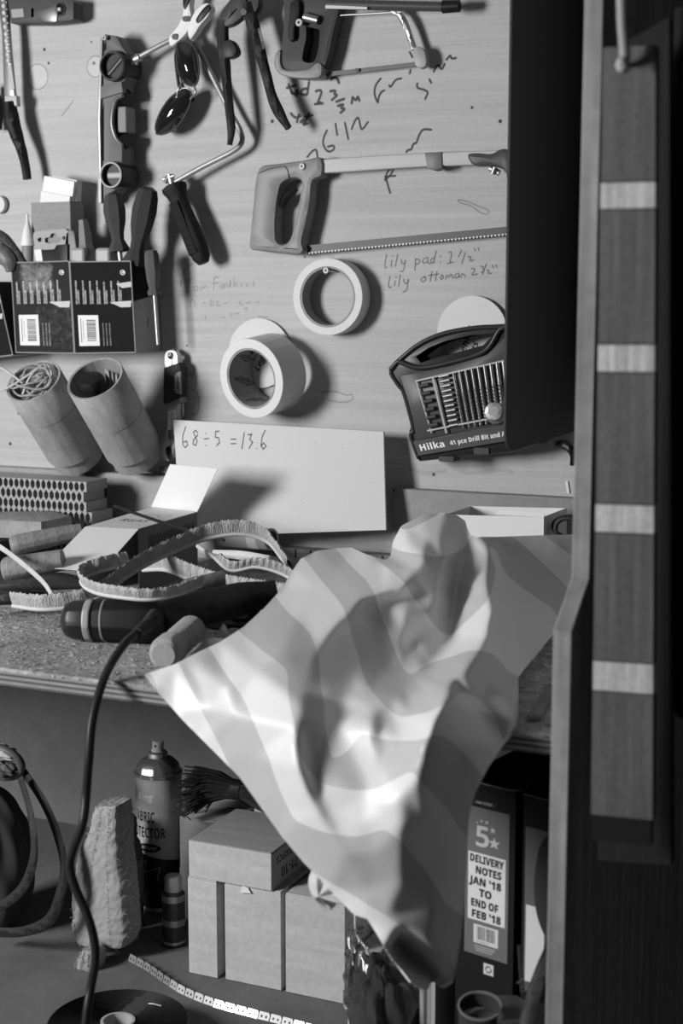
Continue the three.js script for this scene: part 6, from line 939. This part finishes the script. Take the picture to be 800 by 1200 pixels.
  const STR = [[-.0793,.0316,1],[-.066,.0136,1],[-.0531,-.0035,1],[-.0284,-.0569,1],[-.0071,-.1063,1],[-.0592,.0565,2],[-.0353,.0357,2],[-.0135,.0167,2],[-.0067,-.0282,2],[.0072,-.0666,2],[.0282,-.0783,2],[.0566,-.0793,2],[.0861,-.0642,2],[-.0148,.0763,3],[.0077,.0507,3],[.0152,.007,3],[.0182,-.0287,3],[.0243,-.0544,3],[.0376,-.0488,3],[.0517,-.0355,3],[.0019,.1357,4],[.0205,.1077,4],[.0379,.0805,4],[.0513,.0304,4],[.0624,-.0043,4],[.0824,-.022,4],[.0998,-.0179,4],[.0369,.146,5],[.0636,.1072,5],[.0785,.0642,5],[.0966,.0144,5],[.1476,.0345,5],[.1668,.0322,5],[.1822,.0174,5],[.1311,-.0025,4],[.1435,-.0061,4],[.1565,-.0221,4],[.1639,-.0401,4],[.1052,-.0354,3],[.123,-.0444,3],[.1404,-.0629,3],[.0914,-.0708,2],[.1092,-.0877,2],[.1271,-.1115,2],[.0647,-.1109,1],[.0823,-.1245,1],[.1012,-.1481,1],[.1163,-.1729,1],[.0447,-.1167,1],[.0528,-.1739,0],[.0789,-.1889,0],[.1007,-.2087,0],[.1199,-.2332,0],[-.0403,-.1092,0],[.0753,.1338,6],[.1039,.0973,6],[.1206,.0728,6],[.143,.0528,6],[.1634,.071,6],[.1936,.1468,6],[.2159,.1115,6],[.2519,.0797,6],[.2259,.1609,7],[.2542,.1327,7],[.2773,.1004,7],[.1719,.1503,7],[.1243,.134,7],[.2616,.1657,8],[.2968,.1395,8],[.1048,.169,8],[-.106,.0156,0],[-.0857,-.0219,0],[.3016,.1662,9],[-.1332,.0121,-1]];
  const solve = (A, y) => { const n = y.length; for (let i = 0; i < n; i++) { let m = i; for (let k = i + 1; k < n; k++) if (Math.abs(A[k][i]) > Math.abs(A[m][i])) m = k; [A[i], A[m]] = [A[m], A[i]]; [y[i], y[m]] = [y[m], y[i]]; for (let k = i + 1; k < n; k++) { const f = A[k][i] / A[i][i]; if (f) { for (let j = i; j < n; j++) A[k][j] -= f * A[i][j]; y[k] -= f * y[i]; } } } const x = new Array(n); for (let i = n - 1; i >= 0; i--) { let s = y[i]; for (let j = i + 1; j < n; j++) s -= A[i][j] * x[j]; x[i] = s / A[i][i]; } return x; };
  const fit = (P, e) => { const n = P.length, A = [], y = []; for (let i = 0; i < n; i++) { A.push([...P.map((q) => Math.sqrt((P[i][0] - q[0]) ** 2 + (P[i][1] - q[1]) ** 2 + e * e)), 1, P[i][0], P[i][1]]); A[i][i] += 1e-7; y.push(P[i][2]); } A.push([...P.map(() => 1), 0, 0, 0], [...P.map((p) => p[0]), 0, 0, 0], [...P.map((p) => p[1]), 0, 0, 0]); y.push(0, 0, 0); const w = solve(A, y); return (a, b) => { let s = w[n] + w[n + 1] * a + w[n + 2] * b; for (let i = 0; i < n; i++) s += w[i] * Math.sqrt((a - P[i][0]) ** 2 + (b - P[i][1]) ** 2 + e * e); return s; }; };
  const S = fit(STR, 0.004);
  // triangulated control net (Bowyer-Watson), sampled linearly and then relaxed
  const NP = CTRL.length, PT = CTRL.map(([a, b]) => [a, b]).concat([[-5, -5], [5, -5], [0, 6]]);
  let TR = [[NP, NP + 1, NP + 2]];
  const circ = ([i, j, k]) => { const [ax, ay] = PT[i], [bx, by] = PT[j], [cx, cy] = PT[k], d = 2 * (ax * (by - cy) + bx * (cy - ay) + cx * (ay - by)), x = ((ax * ax + ay * ay) * (by - cy) + (bx * bx + by * by) * (cy - ay) + (cx * cx + cy * cy) * (ay - by)) / d, y = ((ax * ax + ay * ay) * (cx - bx) + (bx * bx + by * by) * (ax - cx) + (cx * cx + cy * cy) * (bx - ax)) / d; return [x, y, (ax - x) ** 2 + (ay - y) ** 2]; };
  let CC = TR.map(circ);
  for (let p = 0; p < NP; p++) { const [x, y] = PT[p], bad = [], keep = [], kc = []; TR.forEach((t, i) => { const c = CC[i]; if ((x - c[0]) ** 2 + (y - c[1]) ** 2 < c[2] * (1 - 1e-12)) bad.push(t); else { keep.push(t); kc.push(c); } }); const ed = new Map(); for (const t of bad) for (let e = 0; e < 3; e++) { const a = t[e], b = t[(e + 1) % 3], k = a < b ? a + '_' + b : b + '_' + a; ed.set(k, ed.has(k) ? null : [a, b]); } TR = keep; CC = kc; for (const e of ed.values()) if (e) { const t = [e[0], e[1], p]; TR.push(t); CC.push(circ(t)); } }
  TR = TR.filter((t) => Math.max(...t) < NP);
  const flat = (a, b) => { let best = null, bd = 1e9; for (const t of TR) { const [p, q, r] = t.map((i) => CTRL[i]), d = (q[1] - r[1]) * (p[0] - r[0]) + (r[0] - q[0]) * (p[1] - r[1]), u = ((q[1] - r[1]) * (a - r[0]) + (r[0] - q[0]) * (b - r[1])) / d, v = ((r[1] - p[1]) * (a - r[0]) + (p[0] - r[0]) * (b - r[1])) / d, w = 1 - u - v, m = Math.min(u, v, w); if (m > -1e-9) return u * p[2] + v * q[2] + w * r[2]; } for (const p of CTRL) { const d = (a - p[0]) ** 2 + (b - p[1]) ** 2; if (d < bd) { bd = d; best = p; } } return best[2]; };
  let HG = null, GX = 0, GA = 0, GB = 0, GH = 0, GY = 0;
  const H = (a, b) => { const x = Math.max(0, Math.min(GX - 1.001, (a - GA) / GH)), y = Math.max(0, Math.min(GY - 1.001, (b - GB) / GH)), i = Math.floor(x), j = Math.floor(y), u = x - i, v = y - j, k = j * (GX + 1) + i; return (HG[k] * (1 - u) + HG[k + 1] * u) * (1 - v) + (HG[k + GX + 1] * (1 - u) + HG[k + GX + 2] * u) * v; };
  const rimS = RIM;
  const sd = (a, b) => { let d = 1e9, inside = false; for (let i = 0, j = rimS.length - 1; i < rimS.length; j = i++) { const [x0, y0] = rimS[j], [x1, y1] = rimS[i], dx = x1 - x0, dy = y1 - y0, t = Math.max(0, Math.min(1, ((a - x0) * dx + (b - y0) * dy) / (dx * dx + dy * dy))); d = Math.min(d, Math.hypot(a - x0 - t * dx, b - y0 - t * dy)); if ((y0 > b) !== (y1 > b) && a < (x1 - x0) * (b - y0) / (y1 - y0) + x0) inside = !inside; } return inside ? d : -d; };
  const h = 0.0026; let a0 = 9, a1 = -9, b0 = 9, b1 = -9; for (const [a, b] of rimS) { a0 = Math.min(a0, a); a1 = Math.max(a1, a); b0 = Math.min(b0, b); b1 = Math.max(b1, b); }
  a0 -= h; b0 -= h; const nx = Math.ceil((a1 - a0) / h) + 1, ny = Math.ceil((b1 - b0) / h) + 1, F = [];
  for (let j = 0; j <= ny; j++) for (let i = 0; i <= nx; i++) F.push(sd(a0 + i * h, b0 + j * h));
  GX = nx; GY = ny; GA = a0; GB = b0; GH = h; HG = new Float64Array((nx + 1) * (ny + 1));
  for (let j = 0; j <= ny; j++) for (let i = 0; i <= nx; i++) HG[j * (nx + 1) + i] = flat(a0 + i * h, b0 + j * h);
  for (let it = 0; it < 3; it++) { const o = HG.slice(); for (let j = 1; j < ny; j++) for (let i = 1; i < nx; i++) { const k = j * (nx + 1) + i; HG[k] = (o[k] * 4 + (o[k - 1] + o[k + 1] + o[k - nx - 1] + o[k + nx + 1]) * 2 + o[k - nx - 2] + o[k - nx] + o[k + nx] + o[k + nx + 2]) / 16; } }
  const pos = [], uv = [], idx = [], vid = new Map();
  const vert = (a, b) => { const c = H(a, b) + 0.0012 * (vn(a * 38 + 9, b * 30 + 20, 999, 999) - 0.5) + 0.0006 * (vn(a * 90 + 40, b * 70 + 50, 999, 999) - 0.5), p = O.clone().addScaledVector(E1, a).addScaledVector(E2, b).addScaledVector(EN, c); pos.push(p.x, p.y, p.z); uv.push(S(a, b) * 0.125 + 0.25, (a - b) * 3); return pos.length / 3 - 1; };
  const at = (k) => { const key = 'v' + k; if (!vid.has(key)) vid.set(key, vert(a0 + (k % (nx + 1)) * h, b0 + Math.floor(k / (nx + 1)) * h)); return vid.get(key); };
  const cut = (k, l) => { const key = k < l ? k + '_' + l : l + '_' + k; if (!vid.has(key)) { const t = F[k] / (F[k] - F[l]), ka = k % (nx + 1), kb = Math.floor(k / (nx + 1)), la = l % (nx + 1), lb = Math.floor(l / (nx + 1)); vid.set(key, vert(a0 + (ka + (la - ka) * t) * h, b0 + (kb + (lb - kb) * t) * h)); } return vid.get(key); };
  const tri = (T) => { const o = []; for (let i = 0; i < 3; i++) { const k = T[i], l = T[(i + 1) % 3]; if (F[k] > 0) o.push(at(k)); if ((F[k] > 0) !== (F[l] > 0)) o.push(cut(k, l)); } for (let i = 1; i + 1 < o.length; i++) idx.push(o[0], o[i], o[i + 1]); };
  for (let j = 0; j < ny; j++) for (let i = 0; i < nx; i++) { const k = j * (nx + 1) + i; tri([k, k + 1, k + nx + 2]); tri([k, k + nx + 2, k + nx + 1]); }
  const g = new THREE.BufferGeometry(); g.setAttribute('position', new THREE.Float32BufferAttribute(pos, 3)); g.setAttribute('uv', new THREE.Float32BufferAttribute(uv, 2)); g.setIndex(idx); g.computeVertexNormals();
  // back layer, a cloth's thickness behind
  const nn = g.attributes.normal, n0 = pos.length / 3, edge = new Map(); for (let i = 0; i < idx.length; i += 3) for (let e = 0; e < 3; e++) { const a = idx[i + e], b = idx[i + (e + 1) % 3]; edge.set(a + ',' + b, [a, b]); }
  const rimE = [...edge.values()].filter(([a, b]) => !edge.has(b + ',' + a));
  const bp = [], bu = []; for (let i = 0; i < n0; i++) { bp.push(pos[3 * i] - nn.getX(i) * 0.0012, pos[3 * i + 1] - nn.getY(i) * 0.0012, pos[3 * i + 2] - nn.getZ(i) * 0.0012); bu.push(uv[2 * i], uv[2 * i + 1]); }
  const bi = []; for (let i = 0; i < idx.length; i += 3) bi.push(idx[i], idx[i + 2], idx[i + 1]);
  const back = new THREE.BufferGeometry(); back.setAttribute('position', new THREE.Float32BufferAttribute(bp, 3)); back.setAttribute('uv', new THREE.Float32BufferAttribute(bu, 2)); back.setIndex(bi); back.computeVertexNormals();
  const hp = [], hu = []; for (const [a, b] of rimE) for (const [src, k] of [[pos, a], [bp, a], [pos, b], [pos, b], [bp, a], [bp, b]]) { hp.push(src[3 * k], src[3 * k + 1], src[3 * k + 2]); hu.push(uv[2 * k], uv[2 * k + 1]); }
  const hem = new THREE.BufferGeometry(); hem.setAttribute('position', new THREE.Float32BufferAttribute(hp, 3)); hem.setAttribute('uv', new THREE.Float32BufferAttribute(hu, 2)); hem.computeVertexNormals();
  const satin = canvasTex(1024, 64, (x, W, Hh) => { for (let i = 0; i < 8; i++) { x.fillStyle = i % 2 ? '#dedede' : '#bcbcbc'; x.fillRect(i * W / 8, 0, W / 8 + 1, Hh); } });
  satin.wrapS = satin.wrapT = THREE.RepeatWrapping;
  const sm = gm(1, 0.42, { phys: true, map: satin, sheen: 0.25, sheenRoughness: 0.4 });
  const t = thing('satin_cloth', 'striped satin cloth draped in folds over the bench edge', 'cloth', [0.25, 0.92, 0.55]);
  part(t, 'draped_sheet', [g, back, hem], sm);
  part(t, 'hanging_corner', (() => { const q = [[.2726,.7961,.655],[.2622,.785,.65],[.2572,.7712,.648],[.2612,.7595,.648],[.2702,.7526,.65],[.2783,.7501,.65],[.2869,.7589,.655],[.2977,.7722,.665],[.3117,.7653,.672],[.3062,.783,.67]], c = q.reduce((s, p) => s.add(V3(p)), new THREE.Vector3()).multiplyScalar(1 / q.length).add(new THREE.Vector3(-0.004, 0, 0.012)), cc = curve(q, true).getPoints(40), p2 = [], i2 = []; const K = 8; for (let k = 0; k <= K; k++) for (const p of cc) { const s = k / K, r = c.clone().lerp(p, s); r.z += 0.004 * Math.sin(s * 3.1) * Math.sin(p.x * 260 + p.y * 120); p2.push(r.x, r.y, r.z); } const M2 = cc.length; for (let k = 0; k < K; k++) for (let i = 0; i < M2 - 1; i++) { const a = k * M2 + i; i2.push(a, a + M2, a + 1, a + 1, a + M2, a + M2 + 1); } const gg = new THREE.BufferGeometry(); gg.setAttribute('position', new THREE.Float32BufferAttribute(p2, 3)); gg.setIndex(i2); gg.computeVertexNormals(); return gg; })(), gm(0.55, 0.5));
}

// ---------- right-hand side: hanging wooden strips ----------
{
  const zf = 0.7, t = thing('hanging_wood_strip', 'long dark wooden strip with pale bands hanging from a rope', 'wood strip', [0.535, 1.2, 0.69]);
  const [a, b] = [[.511,1.443],[.548,1.4423]], [c, d] = [[.5161,.8864],[.5622,.8885]];
  const m = (p, q, s) => [p[0] + (q[0] - p[0]) * s, p[1] + (q[1] - p[1]) * s, zf];
  const dark = gm(0.17, 0.6, { map: retex(woodTexV, 4, 4) }), pale = gm(0.85, 0.7, { map: retex(woodTexV, 5, 5) });
  const ys = [0, 0.166, 0.2, 0.37, 0.406, 0.577, 0.615, 0.787, 0.828, 1];
  for (let i = 0; i < 9; i++) { const s0 = ys[i] + 0.001, s1 = ys[i + 1] - 0.001; part(t, i % 2 ? 'pale_band' : 'wood_face', slab([m(a, c, s1), m(b, d, s1), m(b, d, s0), m(a, c, s0)], 0.012, [0, 1 - s1, 0.06, 1 - s0].map((v, k) => (k % 2 ? v * 0.56 : v))), i % 2 ? pale : dark); }
  const q = (p) => [p[0], p[1], zf - 0.0015];
  part(t, 'core_strip', slab([q([c[0] + 0.001, c[1] - 0.02]), q([d[0] - 0.001, d[1] - 0.02]), q([b[0] - 0.001, b[1]]), q([a[0] + 0.001, a[1]])], 0.009), gm(0.012, 0.7));
  const b2 = thing('hanging_wood_strip', 'dark wooden strip hanging behind the banded one', 'wood strip', [0.56, 1.2, 0.65]);
  part(b2, 'wood_face', slab([[.5123,.8361,.66],[.5692,.841,.66],[.5483,1.467,.66],[.5046,1.4464,.66]], 0.014), gm(0.035, 0.65, { map: retex(woodTexV, 3, 3) }));
  const r = thing('rope', 'pale rope end knotted through the hanging wooden strip', 'rope', [0.52, 1.45, 0.71]);
  const rp = [[.5257,1.4937,.712],[.5273,1.4599,.712],[.5289,1.4429,.712],[.5293,1.4341,.71],[.5276,1.4292,.705]];
  const c1 = curve(rp), s1 = [], s2 = [], s3 = [];
  for (let i = 0; i <= 90; i++) { const p = c1.getPointAt(i / 90); for (const [k, s] of [s1, s2, s3].entries()) { const ph = i * 0.62 + k * 2.094; s.push([p.x + 0.002 * Math.cos(ph), p.y, p.z + 0.002 * Math.sin(ph)]); } }
  for (const s of [s1, s2, s3]) part(r, 'strand', tube(s, 0.0019, 180, 6), gm(0.4, 0.9));
  part(r, 'knot', taper([[.5271,1.4316,.713],[.5297,1.427,.716],[.5312,1.4247,.712]], [0.003, 0.0052, 0.003], 10, 10), gm(0.4, 0.9));
}
solo('hanging_apron', 'dark cloth apron hanging in folds at the picture border', 'apron', (() => { const pos = [], idx = [], n = 30, k = 20; const a = [[.5434,1.4799,.62],[.5804,1.4771,.62]], y1 = 0.95; for (let j = 0; j <= k; j++) for (let i = 0; i <= n; i++) { const u = i / n, v = j / k; pos.push(a[0][0] + (a[1][0] - a[0][0]) * u * 2.4 - 0.004 * v * Math.sin(9 * u), a[0][1] + (y1 - a[0][1]) * v, 0.62 + 0.012 * Math.sin(u * 22 + v * 1.2) * (0.3 + v)); } for (let j = 0; j < k; j++) for (let i = 0; i < n; i++) { const q = j * (n + 1) + i; idx.push(q, q + n + 1, q + 1, q + 1, q + n + 1, q + n + 2); } const g = new THREE.BufferGeometry(); g.setAttribute('position', new THREE.Float32BufferAttribute(pos, 3)); g.setIndex(idx); g.computeVertexNormals(); return g; })(), gm(0.012, 0.9));
renderer.render(scene, camera);
